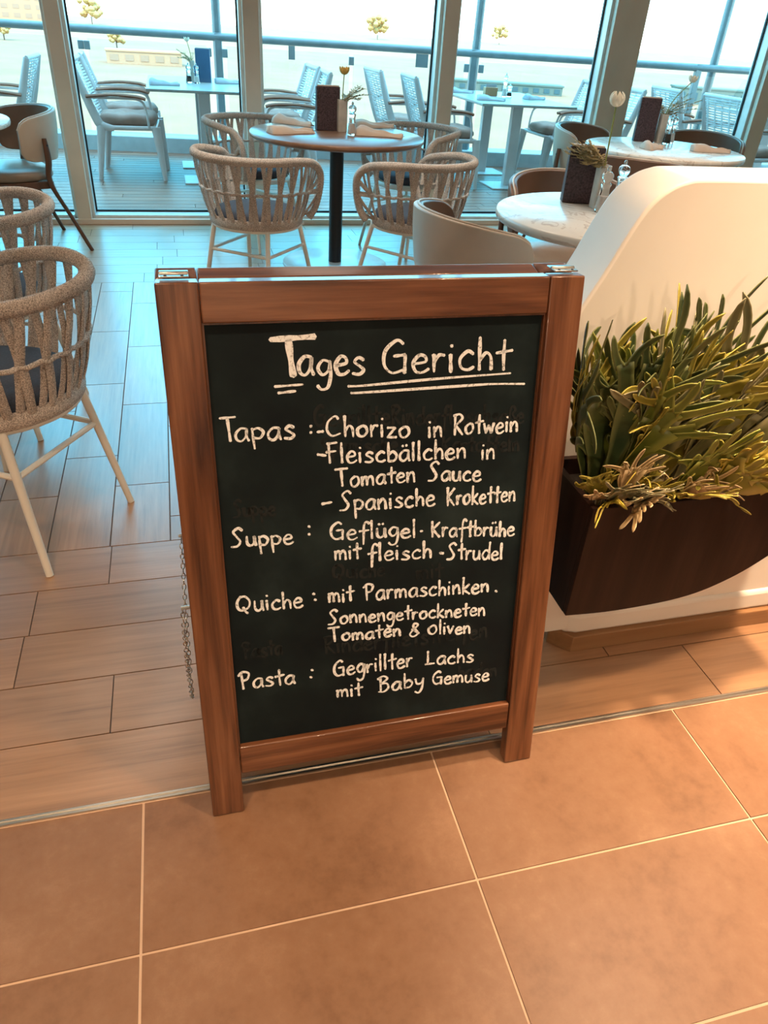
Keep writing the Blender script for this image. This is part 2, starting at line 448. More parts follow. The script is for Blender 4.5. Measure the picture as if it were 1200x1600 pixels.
def chalk_mat(name, lo, hi, sc_):
    mt, t, b = new_mat(name)
    tc_ = N(t, 'ShaderNodeTexCoord')
    n1 = N(t, 'ShaderNodeTexNoise', Scale=sc_, Detail=4.0, Roughness=0.7)
    t.links.new(tc_.outputs['Object'], n1.inputs['Vector'])
    r = ramp(t, [(0.34, lo), (0.48, hi)])
    t.links.new(n1.outputs['Fac'], r.inputs['Fac']); t.links.new(r.outputs['Color'], b.inputs['Base Color'])
    b.inputs['Roughness'].default_value = 0.9; b.inputs['Specular IOR Level'].default_value = 0.1
    return mt
M['chalk'] = chalk_mat('white chalk', (0.30, 0.29, 0.28), (0.90, 0.92, 0.92), 160)
M['chalk_thin'] = chalk_mat('thin chalk', (0.12, 0.11, 0.10), (0.70, 0.66, 0.60), 130)
M['chalk_ghost'] = chalk_mat('wiped chalk', (0.008, 0.011, 0.012), (0.020, 0.023, 0.023), 40)

# ------------------------------------------------------------------ room shell
rng = random.Random(7)
def boards(name, mat, x0, x1, y0, y1, along, wid, length, gap, z, first=0.0, stagger=None, th=0.012, seed=1):
    """boards or tiles of one floor area, each board an island of the mesh"""
    mb = MB(); r_ = random.Random(seed)
    a0, a1, b0, b1 = (x0, x1, y0, y1) if along == 'x' else (y0, y1, x0, x1)
    nrow = int(math.ceil((b1 - b0) / wid - 1e-6))
    for i in range(nrow):
        lo = b0 + i * wid; hi = min(lo + wid, b1)
        sh = stagger[i % len(stagger)] if stagger else r_.random() * length
        c = a0 - length + (sh + first - a0) % length
        while c < a1:
            s_, e_ = max(c, a0), min(c + length, a1)
            if e_ - s_ > 0.01:
                g = gap / 2
                if along == 'x': mb.span((s_ + g, lo + g, z - th), (e_ - g, hi - g, z))
                else: mb.span((lo + g, s_ + g, z - th), (hi - g, e_ - g, z))
            c += length
    return struct(mb.build(name, mat, smooth=False))
XL, XR, YB, YW = -4.6, 6.6, -4.0, 5.73
DX = 0.6054
struct(MB().span((XL, YB, -0.06), (XR, 0.958, -0.003)).build('floor', M['grout_light'], smooth=False))
struct(MB().span((XL, 0.958, -0.06), (XR, YW + 0.2, -0.003)).build('floor_subfloor', M['grout_dark'], smooth=False))
boards('floor_tiles', M['tile'], XL, XR, 0.6617 - 15 * 0.306, 0.956, 'x', 0.306, DX, 0.005, 0.0, first=-0.177, stagger=[0.0])
boards('floor_planks_front', M['plank_x'], XL, XR, 0.972, 1.840, 'x', 0.1736, 0.61, 0.003, 0.0, first=0.0, stagger=[-0.035, -0.25, 0.14, -0.46, 0.33], seed=3)
boards('floor_planks_middle', M['plank_y'], -0.4570 - 24 * 0.1715, XR, 1.840, 4.372, 'y', 0.1715, 0.61, 0.004, 0.0, first=0.0, seed=4,
       stagger=[0.30, 0.08, 0.45, 0.22, 0.50, 0.12, 0.38, 0.0, 0.27, 0.55, 0.18, 0.42, 0.05, 0.33, 0.48, 0.15, 0.36, 0.02, 0.25, 0.52, 0.10, 0.40, 0.20, 0.31, -0.06, -0.266, 0.14, 0.36, 0.07, 0.5, 0.26, 0.44])
boards('floor_planks_window', M['plank_x'], XL, XR, 4.372, 5.75, 'x', 0.1722, 0.61, 0.003, 0.0, first=0.0, seed=5)
mb = MB()
mb.span((XL, 0.9575, -0.01), (XR, 0.9610, 0.0035)); mb.span((XL, 0.9610, -0.01), (XR, 0.9665, 0.0005)); mb.span((XL, 0.9665, -0.01), (XR, 0.9705, 0.0035))
struct(mb.build('trim_1', M['steel'], smooth=False))
struct(MB().span((XL - 0.1, YB - 0.1, 2.75), (XR + 0.1, YW + 0.35, 2.95)).build('ceiling', M['ceiling'], smooth=False))
struct(MB().span((XL - 0.1, YB - 0.1, -0.06), (XR + 0.1, YB, 2.75)).build('wall_back', M['room_wall'], smooth=False))
struct(MB().span((XL - 0.1, YB, -0.06), (XL, YW + 0.25, 2.75)).build('wall_left', M['room_wall'], smooth=False))
struct(MB().span((XR, YB, -0.06), (XR + 0.1, YW + 0.25, 2.75)).build('wall_right', M['room_wall'], smooth=False))
struct(MB().span((-14, YW + 0.02, 2.95), (18, YW + 0.35, 7.0)).build('wall_upper_sunblock', M['facade'], smooth=False))  # unseen ship side above the windows, added to keep the sun off the deck

# window wall: bronze mullion covers, pale frames, black gaskets, panes
MX = [(-4.28, 0.09), (-3.07, 0.09), (-1.86, 0.09), (-0.642, 0.092), (0.565, 0.106), (1.934, 0.108), (3.291, 0.252), (4.640, 0.14), (5.90, 0.10)]
for i, (x, wd) in enumerate(MX):
    struct(MB().span((x - wd / 2, YW, 0.0), (x + wd / 2, YW + 0.05, 2.75)).build('trim_%d' % (i + 2), M['mullion'], bevel=0.004))
struct(MB().span((XL, YW - 0.008, 0.0), (XR, YW + 0.03, 0.035)).build('trim_20', M['mullion'], bevel=0.003))
struct(MB().span((XL, YW, 2.62), (XR, YW + 0.05, 2.75)).build('trim_21', M['mullion'], smooth=False))
YG = YW + 0.16
for i in range(len(MX) - 1):
    (xa, wa), (xb, wb) = MX[i], MX[i + 1]
    a = xa + wa / 2 - 0.012; b = xb - wb / 2 + 0.012
    fr = MB()
    fr.span((a - 0.03, YW + 0.05, 0.0), (a + 0.034, YG + 0.02, 2.75)); fr.span((b - 0.034, YW + 0.05, 0.0), (b + 0.03, YG + 0.02, 2.75))
    fr.span((a + 0.034, YW + 0.03, 0.0), (b - 0.034, YG + 0.02, 0.055)); fr.span((a + 0.034, YW + 0.05, 2.66), (b - 0.034, YG + 0.02, 2.75))
    f = struct(fr.build('window_%d' % (i + 1), M['alu'], bevel=0.003))
    a2, b2 = a + 0.034, b - 0.034
    g = MB()
    g.span((a2, YG - 0.022, 0.055), (a2 + 0.010, YG - 0.004, 2.66)); g.span((b2 - 0.010, YG - 0.022, 0.055), (b2, YG - 0.004, 2.66)); g.span((a2 + 0.010, YG - 0.022, 0.055), (b2 - 0.010, YG - 0.004, 0.067))
    g.build('gasket', M['gasket'], f, smooth=False)
    MB().span((a2, YG - 0.003, 0.056), (b2, YG + 0.003, 2.655)).build('pane', M['pane'], f, smooth=False)

# ------------------------------------------------------------------ outside: deck, kerb, railing, harbour
def deck_edge(x): return 8.90 - 0.118 * (x + 0.4)
mb = MB(); r_ = random.Random(11)
y = YG + 0.025
while y < 9.6:
    x = -8 + r_.random() * 2
    while x < 12:
        x2 = min(x + 2.4, 12.0)
        if y < deck_edge((x + x2) / 2) + 0.1: mb.span((x + 0.002, y + 0.003, -0.03), (x2 - 0.002, y + 0.115, 0.0))
        x = x2
    y += 0.12
struct(mb.build('deck_floor', M['deck'], smooth=False))
struct(MB().prism([(-8, YG + 0.02), (12, YG + 0.02), (12, deck_edge(12) + 0.3), (-8, deck_edge(-8) + 0.3)], lambda u, v: (u, v, -0.4), lambda u, v: (u, v, -0.032)).build('deck_slab', M['grout_dark'], smooth=False))
struct(MB().prism([(-8, deck_edge(-8)), (12, deck_edge(12)), (12, deck_edge(12) + 0.32), (-8, deck_edge(-8) + 0.32)], lambda u, v: (u, v, -0.3), lambda u, v: (u, v, 0.145)).build('deck_kerb', M['kerb'], bevel=0.01))
ANG = math.atan(-0.118)
def at_rail(x, dy=0.12): return Vector((x, deck_edge(x) + dy, 0))
rl = empty('deck_railing', (0, 0, 0))
tag(rl, 'round steel handrail with glass panels around the outer deck', 'railing')
MB().tube([at_rail(-8) + Vector((0, 0, 1.065)), at_rail(12) + Vector((0, 0, 1.065))], 0.036, 14).build('handrail', M['rail'], rl)
for x in (-0.95, 0.54, 3.18, 5.72, 8.2):
    p = at_rail(x)
    MB().box(p + Vector((0, 0.0, 0.62)), (0.07, 0.05, 0.96)).build('post', M['rail'], rl, bevel=0.006)
for x0, x1 in ((-3.4, -0.80), (-0.72, 0.42), (0.62, 1.86), (1.90, 3.08), (3.26, 4.50), (4.54, 5.62), (5.80, 7.4)):
    a = at_rail(x0, 0.09); b = at_rail(x1, 0.09)
    n_ = Vector((0, 0.005, 0))
    MB().add([a + Vector((0, 0, 0.16)), b + Vector((0, 0, 0.16)), b + Vector((0, 0, 0.99)), a + Vector((0, 0, 0.99)), a + n_ + Vector((0, 0, 0.16)), b + n_ + Vector((0, 0, 0.16)), b + n_ + Vector((0, 0, 0.99)), a + n_ + Vector((0, 0, 0.99))],
             [(0, 1, 2, 3), (7, 6, 5, 4), (0, 4, 5, 1), (1, 5, 6, 2), (2, 6, 7, 3), (3, 7, 4, 0)]).build('glass_panel', M['pane'], rl, smooth=False)
R7 = Matrix.Rotation(ANG, 3, 'Z')
for x in (-0.786, -0.728, 0.44, 0.60, 1.88, 3.10, 3.26, 4.50):
    p = at_rail(x, 0.085) + Vector((0, 0, 0.93))
    MB().box(p, (0.055, 0.03, 0.075), R7).build('glass_clamp', M['rail'], rl, bevel=0.006)
for x, wd, hh in ((1.27, 0.065, 0.12), (2.62, 0.13, 0.12)):
    p = at_rail(x, 0.09) + Vector((0, 0, 1.03 - hh / 2))
    MB().box(p, (wd, 0.008, hh), R7).build('rail_plate', M['rail'], rl, smooth=False)
for k, x in enumerate((0.54, 3.22, 5.93)):
    p = at_rail(x, 0.20)
    o = MB().tube([(p.x, p.y, -0.2), (p.x + 0.02 * k, p.y, 5.5)], 0.045, 12).build('deck_pillar', M['rail'])
    tag(o, ['slim steel deck pillar above the outdoor table left of the narrow mullion', 'slim steel deck pillar just right of the mullion beside the brown table',
            'slim steel deck pillar right of the widest window pillar'][k], 'pillar', 'steel deck pillars')
struct(MB().span((-600, 12, -15.4), (600, 900, -15.0)).build('ground', M['ground'], smooth=False))
def house(loc, size, rz, rows, cols, label, roof=None):
    h = empty('harbour_building', loc, rz)
    tag(h, label, 'building', 'far harbour buildings')
    MB().box((0, 0, size[2] / 2), size).build('wall', roof or M['house'], h, smooth=False)
    MB().box((0, 0, size[2] + 0.2), (size[0] + 0.6, size[1] + 0.6, 0.4)).build('roof', roof or M['house'], h, smooth=False)
    for i in range(rows):
        for j in range(cols):
            x = -size[0] / 2 + (j + 0.5) * size[0] / cols; z = (i + 0.5) * size[2] / rows
            MB().box((x, -size[1] / 2 - 0.05, z), (size[0] / cols * 0.55, 0.2, size[2] / rows * 0.5)).build('window', M['blue_window' if roof else 'house_win'], h, smooth=False)
house((-97, 666, -15), (52, 20, 26), 0.1, 5, 7, 'pale apartment block with rows of balconies far across the harbour, upper left')
house((-6, 275, -15), (22, 8, 3.2), 0.05, 1, 5, 'long low pale building with dark windows far behind the outdoor table on the left')
house((96, 232, -15), (34, 6, 2.2), -0.25, 1, 11, 'low pale blue roofed quay shed far behind the middle outdoor table', M['blue_awning'])
house((160, 220, -15), (26, 6, 4.0), -0.3, 1, 7, 'blue roofed shed on the quay behind the rightmost outdoor table', M['blue_awning'])
for k, (x, y, s_, lb) in enumerate(((-47, 652, 14.0, 'yellow green tree far away above the handrail beside the left mullion'), (-17.5, 353, 6.0, 'small yellow green tree far away below the handrail beside the left mullion'),
        (-61, 373, 6.0, 'small yellow green tree far across the harbour at the left edge of the view'), (176, 714, 16.0, 'yellow green tree far away above the flower of the brown round table'), (322, 803, 15.0, 'yellow green tree far across the harbour left of the widest window pillar'))):
    tr = empty('harbour_tree', (x, y, -15)); tag(tr, lb, 'tree', 'far harbour trees')
    MB().tube([(0, 0, 0), (0, 0, s_ * 0.5)], 0.25, 6).build('trunk', M['leg_wood'], tr)
    r2 = random.Random(40 + k); cr_ = MB()
    for q in range(26):
        a, rr, hh = r2.random() * 6.28, r2.random() ** 0.5 * s_ * 0.5, s_ * (0.4 + 0.6 * r2.random())
        c = Vector((rr * math.cos(a), rr * math.sin(a), hh)); q_ = s_ * (0.10 + 0.09 * r2.random())
        cr_.lathe([(0.001, -q_), (q_ * 0.7, -q_ * 0.6), (q_, 0.0), (q_ * 0.65, q_ * 0.65), (0.001, q_)], c, 7)
    cr_.build('crown', M['tree'], tr)
# ------------------------------------------------------------------ white partition with curved end
PF, PB = 1.20, 1.335            # front and back of the partition
prof = crom([(1.06, 1.128), (0.905, 1.128), (0.866, 1.124), (0.835, 1.112), (0.805, 1.088), (0.780, 1.048), (0.742, 0.965), (0.700, 0.880), (0.655, 0.770), (0.640, 0.640), (0.655, 0.480), (0.700, 0.310), (0.760, 0.160), (0.800, 0.060)], 5)
outl = [(2.9, 0.06), (2.9, 1.128)] + [(p.x, p.y) for p in prof]
part = empty('partition', (1.6, 1.27, 0))
tag(part, 'white low partition with a curved sloping end beside the chalkboard sign', 'partition')
def loc_(u, v, y): return (u - 1.6, y - 1.27, v)
MB().prism(outl, lambda u, v: loc_(u, v, PF), lambda u, v: loc_(u, v, PB)).build('panel', M['white_wall'], part, bevel=0.006, angle=30)
MB().prism([(2.9, 1.178), (0.875, 1.178), (0.828, 1.225), (0.828, 1.345), (2.9, 1.345)], lambda u, v: (u - 1.6, v - 1.27, 0.0), lambda u, v: (u - 1.6, v - 1.27, 0.052)).build('plinth', M['plinth_wood'], part, bevel=0.003)
MB().prism([(2.9, 1.190), (0.885, 1.190), (0.855, 1.20), (0.836, 1.232), (0.836, 1.34), (2.9, 1.34)], lambda u, v: (u - 1.6, v - 1.27, 0.050), lambda u, v: (u - 1.6, v - 1.27, 0.115)).build('plinth_upstand', M['white_wall'], part, bevel=0.012)

# ------------------------------------------------------------------ planter with staghorn ferns
PX0, PY0, PZ1 = 0.707, 1.00, 0.583
pl = empty('planter_box', (1.05, 1.10, 0.31))
tag(pl, 'dark wood veneer planter box with a curved underside mounted on the white partition', 'planter')
bot = crom([(PX0, 0.314), (0.824, 0.309), (0.977, 0.320), (1.078, 0.352), (1.169, 0.410), (1.30, 0.53), (1.345, PZ1)], 6)
side = [(PX0, PZ1)] + [(p.x, p.y) for p in bot]
def P_(u, v, y): return (u - 1.05, y - 1.10, v - 0.31)
mb = MB()
mb.prism(side, lambda u, v: P_(u, v, PY0), lambda u, v: P_(u, v, PY0 + 0.014))
mb.build('front_board', M['planter_wood'], pl, bevel=0.0015, angle=20)
mb = MB()
mb.prism(side, lambda u, v: P_(u, v, 1.186), lambda u, v: P_(u, v, 1.199))
mb.build('back_board', M['planter_wood'], pl, smooth=False)
mb = MB(); mb.add([P_(PX0, 0.314, PY0 + 0.0142), P_(PX0, PZ1, PY0 + 0.0142), P_(PX0, PZ1, 1.186), P_(PX0, 0.314, 1.186), P_(PX0 + 0.013, 0.314, PY0 + 0.0142), P_(PX0 + 0.013, PZ1, PY0 + 0.0142), P_(PX0 + 0.013, PZ1, 1.186), P_(PX0 + 0.013, 0.314, 1.186)],
                  [(0, 1, 2, 3), (4, 7, 6, 5), (0, 4, 5, 1), (1, 5, 6, 2), (2, 6, 7, 3), (3, 7, 4, 0)])
mb.build('end_board', M['planter_wood'], pl, smooth=False)
mb = MB(); bb = bot
for i in range(len(bb) - 1):
    a, b = bb[i], bb[i + 1]; up_ = Vector((0, 0, 0.012))
    A = [Vector(P_(a.x, a.y, PY0 + 0.0142)), Vector(P_(b.x, b.y, PY0 + 0.0142)), Vector(P_(b.x, b.y, 1.186)), Vector(P_(a.x, a.y, 1.186))]
    mb.add(A + [q + up_ for q in A], [(0, 1, 2, 3), (4, 7, 6, 5), (0, 4, 5, 1), (2, 6, 7, 3)])
mb.build('bottom_board', M['planter_wood'], pl, smooth=False)
MB().span(P_(PX0 + 0.014, 0.50, PY0 + 0.015), P_(1.26, 0.545, 1.185)).build('soil', M['soil'], pl, smooth=False)

def frond(base, phi, psi, length, width, droop, twist, seed):
    """antler shaped frond fanned by phi (sideways) and psi (outward): a flat blade that splits into lobes and forks into curling fingers"""
    r_ = random.Random(seed); mb = MB(); mb.c = []
    rnd = lambda a, b: a + (b - a) * r_.random()
    d = Vector((math.sin(phi), -math.sin(psi) * math.cos(phi), math.cos(phi) * math.cos(psi))).normalized()
    axis = Vector((math.cos(phi), 0, -math.sin(phi)))
    axis = (axis - d * axis.dot(d)).normalized()
    def strip(p, h, side, L, wid, bend, turn, n, tip, cup):
        h = h.normalized(); side = (side - h * side.dot(h)).normalized(); pts = []
        for i in range(n + 1):
            t = i / n
            nrm = side.cross(h).normalized()
            k = t * (len(wid) - 1); q = min(int(k), len(wid) - 2); wd = wid[q] + (wid[q + 1] - wid[q]) * (k - q)
            if tip and t > 0.80: wd *= math.sqrt(max(0.03, 1 - ((t - 0.80) / 0.204) ** 2))
            pts.append((p.copy(), side.copy(), nrm, wd, h.copy()))
            p = p + h * (L / n)
            for ax, an in ((nrm, turn / n), (axis, bend / n)):
                Rm = Matrix.Rotation(an, 3, ax); h = Rm @ h; side = Rm @ side
        K = 5; vs = []; fs = []
        for (c, s_, nr, wd, _h) in pts:
            for k in range(K):
                u = (k / (K - 1) - 0.5) * 2
                vs.append(c + s_ * (u * wd) + nr * (cup * wd * u * u)); mb.c.append(1.0 if abs(u) > 0.9 else 0.0)
        for i in range(n):
            for k in range(K - 1):
                a = i * K + k; fs.append((a, a + 1, a + K + 1, a + K))
        mb.add(vs, fs)
        return pts
    side = Matrix.Rotation(twist, 3, d) @ axis
    w_ = width
    blade = strip(Vector(base), d, side, length * rnd(0.46, 0.56), [w_ * 0.20, w_ * 0.28, w_ * 0.48, w_ * 0.85, w_ * 1.08], droop * 0.30, rnd(-.3, .3), 10, False, 0.16)
    def fing(c, h, s_, L, f):
        strip(c, h, s_, L, [w_ * 0.30 * f, w_ * 0.21 * f, w_ * 0.175 * f, w_ * 0.18 * f, w_ * 0.12 * f], droop * rnd(-0.7, 1.6) + rnd(-0.3, 0.5), rnd(-.9, .9), 9, True, 0.18)
    for u, idx in ((-1, 6), (1, 7), (-1, 8), (1, 9)):
        if r_.random() < 0.65:
            c, s_, nr, wd, h = blade[idx]
            an = -u * rnd(0.45, 0.90)
            fing(c + s_ * (u * wd * 0.64), Matrix.Rotation(an, 3, nr) @ h, Matrix.Rotation(an, 3, nr) @ s_, length * rnd(0.10, 0.22), 1.0)
    c, s_, nr, wd, h = blade[-1]
    for k in range(3):
        u = k - 1
        an = -u * rnd(0.35, 0.65) + rnd(-.1, .1)
        hh = Matrix.Rotation(an, 3, nr) @ h; ss = Matrix.Rotation(an, 3, nr) @ s_
        lobe = strip(c + s_ * (u * wd * 0.60) - h * 0.014, hh, ss, length * rnd(0.08, 0.18), [w_ * 0.50, w_ * 0.42, w_ * 0.40, w_ * 0.44], droop * rnd(-0.1, 0.5), u * -0.15, 6, False, 0.18)
        c2, s2, n2, w2, h2 = lobe[-1]
        m_ = 3 if r_.random() < 0.45 else 2
        for q in range(m_):
            v = (q / (m_ - 1) - 0.5) * 2
            a3 = -v * rnd(0.25, 0.60)
            fing(c2 + s2 * (v * w2 * 0.56) - h2 * 0.008, Matrix.Rotation(a3, 3, n2) @ h2, Matrix.Rotation(a3, 3, n2) @ s2, length * rnd(0.12, 0.32), 0.95)
    return mb
def fern(loc, n, phi, psi, length, width, droop, mats, label, seed, extra=()):
    """n fronds fanned over the ranges phi and psi; extra: single fronds (dx, dy, phi, psi, length, width, droop, twist, leaf)"""
    t = empty('staghorn_fern', loc); tag(t, label, 'plant', 'staghorn ferns in the planter')
    r_ = random.Random(seed)
    todo = []
    for i in range(n):
        k = (i + 0.2 + 0.6 * r_.random()) / n
        todo.append(((r_.random() - .5) * 0.08, (r_.random() - .5) * 0.04, phi[0] + (phi[1] - phi[0]) * k, psi[0] + (psi[1] - psi[0]) * r_.random(), length * (0.78 + 0.36 * r_.random()), width * (0.8 + 0.4 * r_.random()),
                     droop[0] + (droop[1] - droop[0]) * r_.random(), (r_.random() - .5) * 1.5, mats[int(r_.random() * len(mats)) % len(mats)]))
    for i, (dx, dy, ph, ps, ln, wd, dr, tw, mt) in enumerate(todo + list(extra)):
        f = frond((dx, dy, 0.0), ph, ps, ln, wd, dr, tw, seed * 100 + i)
        # fronds that would reach the partition, the sign or the planter rim bend along it
        for q, (x, y, z) in enumerate(f.v):
            wx, wy = x + loc[0], y + loc[1]
            if wy > 1.15: wy = 1.15 + 0.04 * (1 - math.exp(-(wy - 1.15) / 0.04))
            if wx < 0.70: wx = 0.70 - 0.035 * (1 - math.exp(-(0.70 - wx) / 0.035))
            if wy < 1.035:
                z = max(z, 0.594 - 1.3 * max(0.0, 0.985 - wy) - loc[2])
            f.v[q] = (wx - loc[0], wy - loc[1], z)
        o = f.build('frond', M[mt], t, solid=0.0018, angle=80)
        at = o.data.attributes.new('margin', 'FLOAT', 'POINT')
        at.data.foreach_set('value', f.c)
H_ = math.pi / 2
SZ = 0.545
fern((0.780, 1.10, SZ), 15, (-0.38, 0.35), (-0.05, 0.28), 0.47, 0.038, (-0.1, 0.5), ['leaf_green', 'leaf_dark', 'leaf_olive', 'leaf_dark'], 'tall green staghorn fern at the end of the planter nearest the chalkboard sign', 11)
fern((0.900, 1.11, SZ), 16, (-0.45, 0.48), (-0.05, 0.28), 0.45, 0.039, (-0.1, 0.5), ['leaf_green', 'leaf_grey', 'leaf_olive', 'leaf_dark'], 'tallest bushy grey green staghorn fern in the middle of the planter', 12,
     [(0.0, -0.06, 0.10, 0.42, 0.28, 0.048, 0.0, 0.1, 'leaf_green'), (0.07, -0.03, 0.55, 0.25, 0.42, 0.052, 0.0, -0.2, 'leaf_grey'), (0.04, -0.02, 0.05, 0.15, 0.38, 0.046, 0.0, 0.2, 'leaf_grey')])
fern((0.990, 1.11, SZ), 12, (0.05, 1.05), (-0.05, 0.30), 0.40, 0.039, (0.0, 0.6), ['leaf_grey', 'leaf_green', 'leaf_olive'], 'grey green staghorn fern leaning toward the far end of the planter', 13)
fern((0.775, 1.045, SZ), 12, (-0.75, 0.85), (0.10, 0.75), 0.20, 0.021, (0.0, 1.1), ['leaf_brown', 'leaf_yellow', 'leaf_grey', 'leaf_olive'], 'small staghorn fern with curled pale fronds at the planter corner', 14)
fern((0.920, 1.055, SZ), 9, (-0.60, 0.95), (0.15, 0.80), 0.18, 0.024, (0.0, 0.9), ['leaf_brown', 'leaf_brown', 'leaf_olive'], 'low browning staghorn fern at the middle of the planter rim', 15)
fern((0.985, 1.050, SZ), 12, (0.25, 1.40), (0.10, 0.65), 0.28, 0.042, (0.0, 0.5), ['leaf_yellow', 'leaf_yellow', 'leaf_olive'], 'bright yellow green staghorn fern spilling over the planter rim', 16)

# ------------------------------------------------------------------ rope armchairs
def make_rope_chair():
    t = empty('rope_armchair', (0, 0, 0))
    # rim: back and arms, dropping to the seat in front
    def rim_at(a):
        s_ = 1 if a >= 0 else -1; q = abs(a)
        z = 0.735 - 0.035 * max(0.0, (q - 60) / 55) ** 2
        return Vector((0.295 * math.sin(math.radians(a)), -0.02 - 0.285 * math.cos(math.radians(a)), z))
    arc = [rim_at(a) for a in range(-112, 113, 7)]
    tail = [(0.276, 0.128, 0.684), (0.274, 0.165, 0.640), (0.264, 0.172, 0.565), (0.246, 0.160, 0.485), (0.226, 0.130, 0.436)]
    full = [Vector((-x, y, z)) for x, y, z in reversed(tail)] + arc + [Vector(p) for p in tail]
    full = crom(full, 4)
    # wound rope: slight ripple of the radius
    dist = 0; rad = []
    fine = []
    for i in range(len(full) - 1):
        for k in range(3): fine.append(full[i].lerp(full[i + 1], k / 3))
    fine.append(full[-1])
    MB().tube(fine, [0.0185 + 0.0022 * (i % 2) for i in range(len(fine))], 10).build('rim', M['rope'], t, angle=70)
    def seat_at(a): return Vector((0.228 * math.sin(math.radians(a)), -0.02 - 0.222 * math.cos(math.radians(a)), 0.435))
    def mid_at(a):
        p = rim_at(a).lerp(seat_at(a), 0.50); c = Vector((0, -0.02, p.z)); return c + (p - c) * 1.035
    mb = MB()
    NN = 17; ST = 244 / NN
    nrm = lambda a: Vector((math.sin(math.radians(a)), -math.cos(math.radians(a)), 0.25)).normalized()
    def strap(pa, pb, a, wid=0.0122, th=0.0042):
        pts = [pa.lerp(pb, k / 4) + nrm(a) * (0.006 * math.sin(PI * k / 4)) for k in range(5)]
        mb.tube(pts, (wid, th), 8, up=nrm(a))
    for j in range(NN):
        a = -122 + (j + 0.5) * ST
        for q in (-1, 1):
            b = a + q * ST * 0.25
            off_ = nrm(a) * (0.004 * q)
            strap(rim_at(b) + off_, mid_at(a - q * ST * 0.05) + off_, a)
            strap(mid_at(a + q * ST * 0.05) + off_, seat_at(a + q * ST * 0.25) + off_, a)
    for s_ in (-1, 1):        # straps of the looped arm end
        A_ = lambda k: Vector((s_ * tail[k][0], tail[k][1], tail[k][2]))
        strap(A_(1), mid_at(s_ * 112), s_ * 112); strap(A_(0), mid_at(s_ * 120), s_ * 118); strap(A_(2), mid_at(s_ * 116), s_ * 116); strap(A_(2), seat_at(s_ * 116), s_ * 116); strap(A_(3), seat_at(s_ * 124), s_ * 124)
    mb.tube([mid_at(a) + nrm(a) * 0.006 + Vector((0, 0, 0.004 * math.sin(a))) for a in range(-122, 123, 4)], 0.0070, 8)
    mb.tube([seat_at(a) + nrm(a) * 0.004 for a in range(-126, 127, 6)], (0.010, 0.024), 8, up=Vector((0, 0, 1)))
    mb.build('rope_weave', M['rope'], t, angle=70)
    # seat ring and cushion
    ring = [Vector((0.222 * math.sin(2 * PI * k / 32), -0.015 + 0.222 * math.cos(2 * PI * k / 32), 0.413)) for k in range(32)]
    mb = MB(); mb.tube(ring, (0.011, 0.015), 8, closed=True, up=Vector((0, 0, 1)))
    mb.span((-0.215, -0.10, 0.405), (0.215, -0.075, 0.420)); mb.span((-0.215, 0.075, 0.405), (0.215, 0.10, 0.420))
    mb.build('seat_frame', M['white_metal'], t, angle=50)
    MB().lathe([(0.001, 0.425), (0.19, 0.425), (0.212, 0.437), (0.216, 0.455), (0.205, 0.476), (0.17, 0.487), (0.001, 0.490)], (0, -0.015, 0), 32).build('seat_cushion', M['cushion'], t, angle=70)
    feet = {}
    for sx in (-1, 1):
        for sy in (-1, 1):
            top = Vector((sx * 0.158, -0.015 + sy * 0.155, 0.408)); ft = Vector((sx * (0.200 if sy < 0 else 0.215), -0.01 + sy * 0.240, 0.0))
            MB().tube([top, top.lerp(ft, 0.5), ft], [0.0125, 0.012, 0.0105], 12).build('leg', M['white_metal'], t, angle=60)
            feet[(sx, sy)] = (top, ft)
    for (k1, k2) in (((-1, -1), (1, -1)), ((-1, -1), (-1, 1)), ((1, -1), (1, 1))):
        a = feet[k1][0].lerp(feet[k1][1], 0.30); b = feet[k2][0].lerp(feet[k2][1], 0.30)
        MB().tube([a, b], 0.0085, 8).build('stretcher', M['white_metal'], t)
    return t
ROPE = [((0.40, 4.04), (0.55, 0.70), 'rope armchair, back to the view, nearer the sign, left of the brown table'),
        ((1.215, 3.98), (-0.48, 0.62), 'rope armchair, back to the view, nearer the sign, right of the brown table'),
        ((0.51, 5.24), (0.45, -0.55), 'rope armchair beside the window wall, left behind the brown round table'),
        ((1.515, 5.10), (-0.62, -0.42), 'rope armchair beside the window wall, right behind the brown round table'),
        ((-0.55, 2.03), (-0.86, 0.51), 'large rope armchair standing closest to the chalkboard sign at the left edge'),
        ((-0.73, 2.80), (-0.90, 0.30), 'rope armchair at the left edge, just behind the one closest to the chalkboard sign')]
rc = make_rope_chair()
for i, (p, d, lb) in enumerate(ROPE):
    o = rc if i == 0 else copy_tree(rc)
    o.location = (p[0], p[1], 0); o.rotation_euler = (0, 0, math.atan2(-d[0], d[1]))
    tag(o, lb, 'chair', 'white legged rope armchairs')

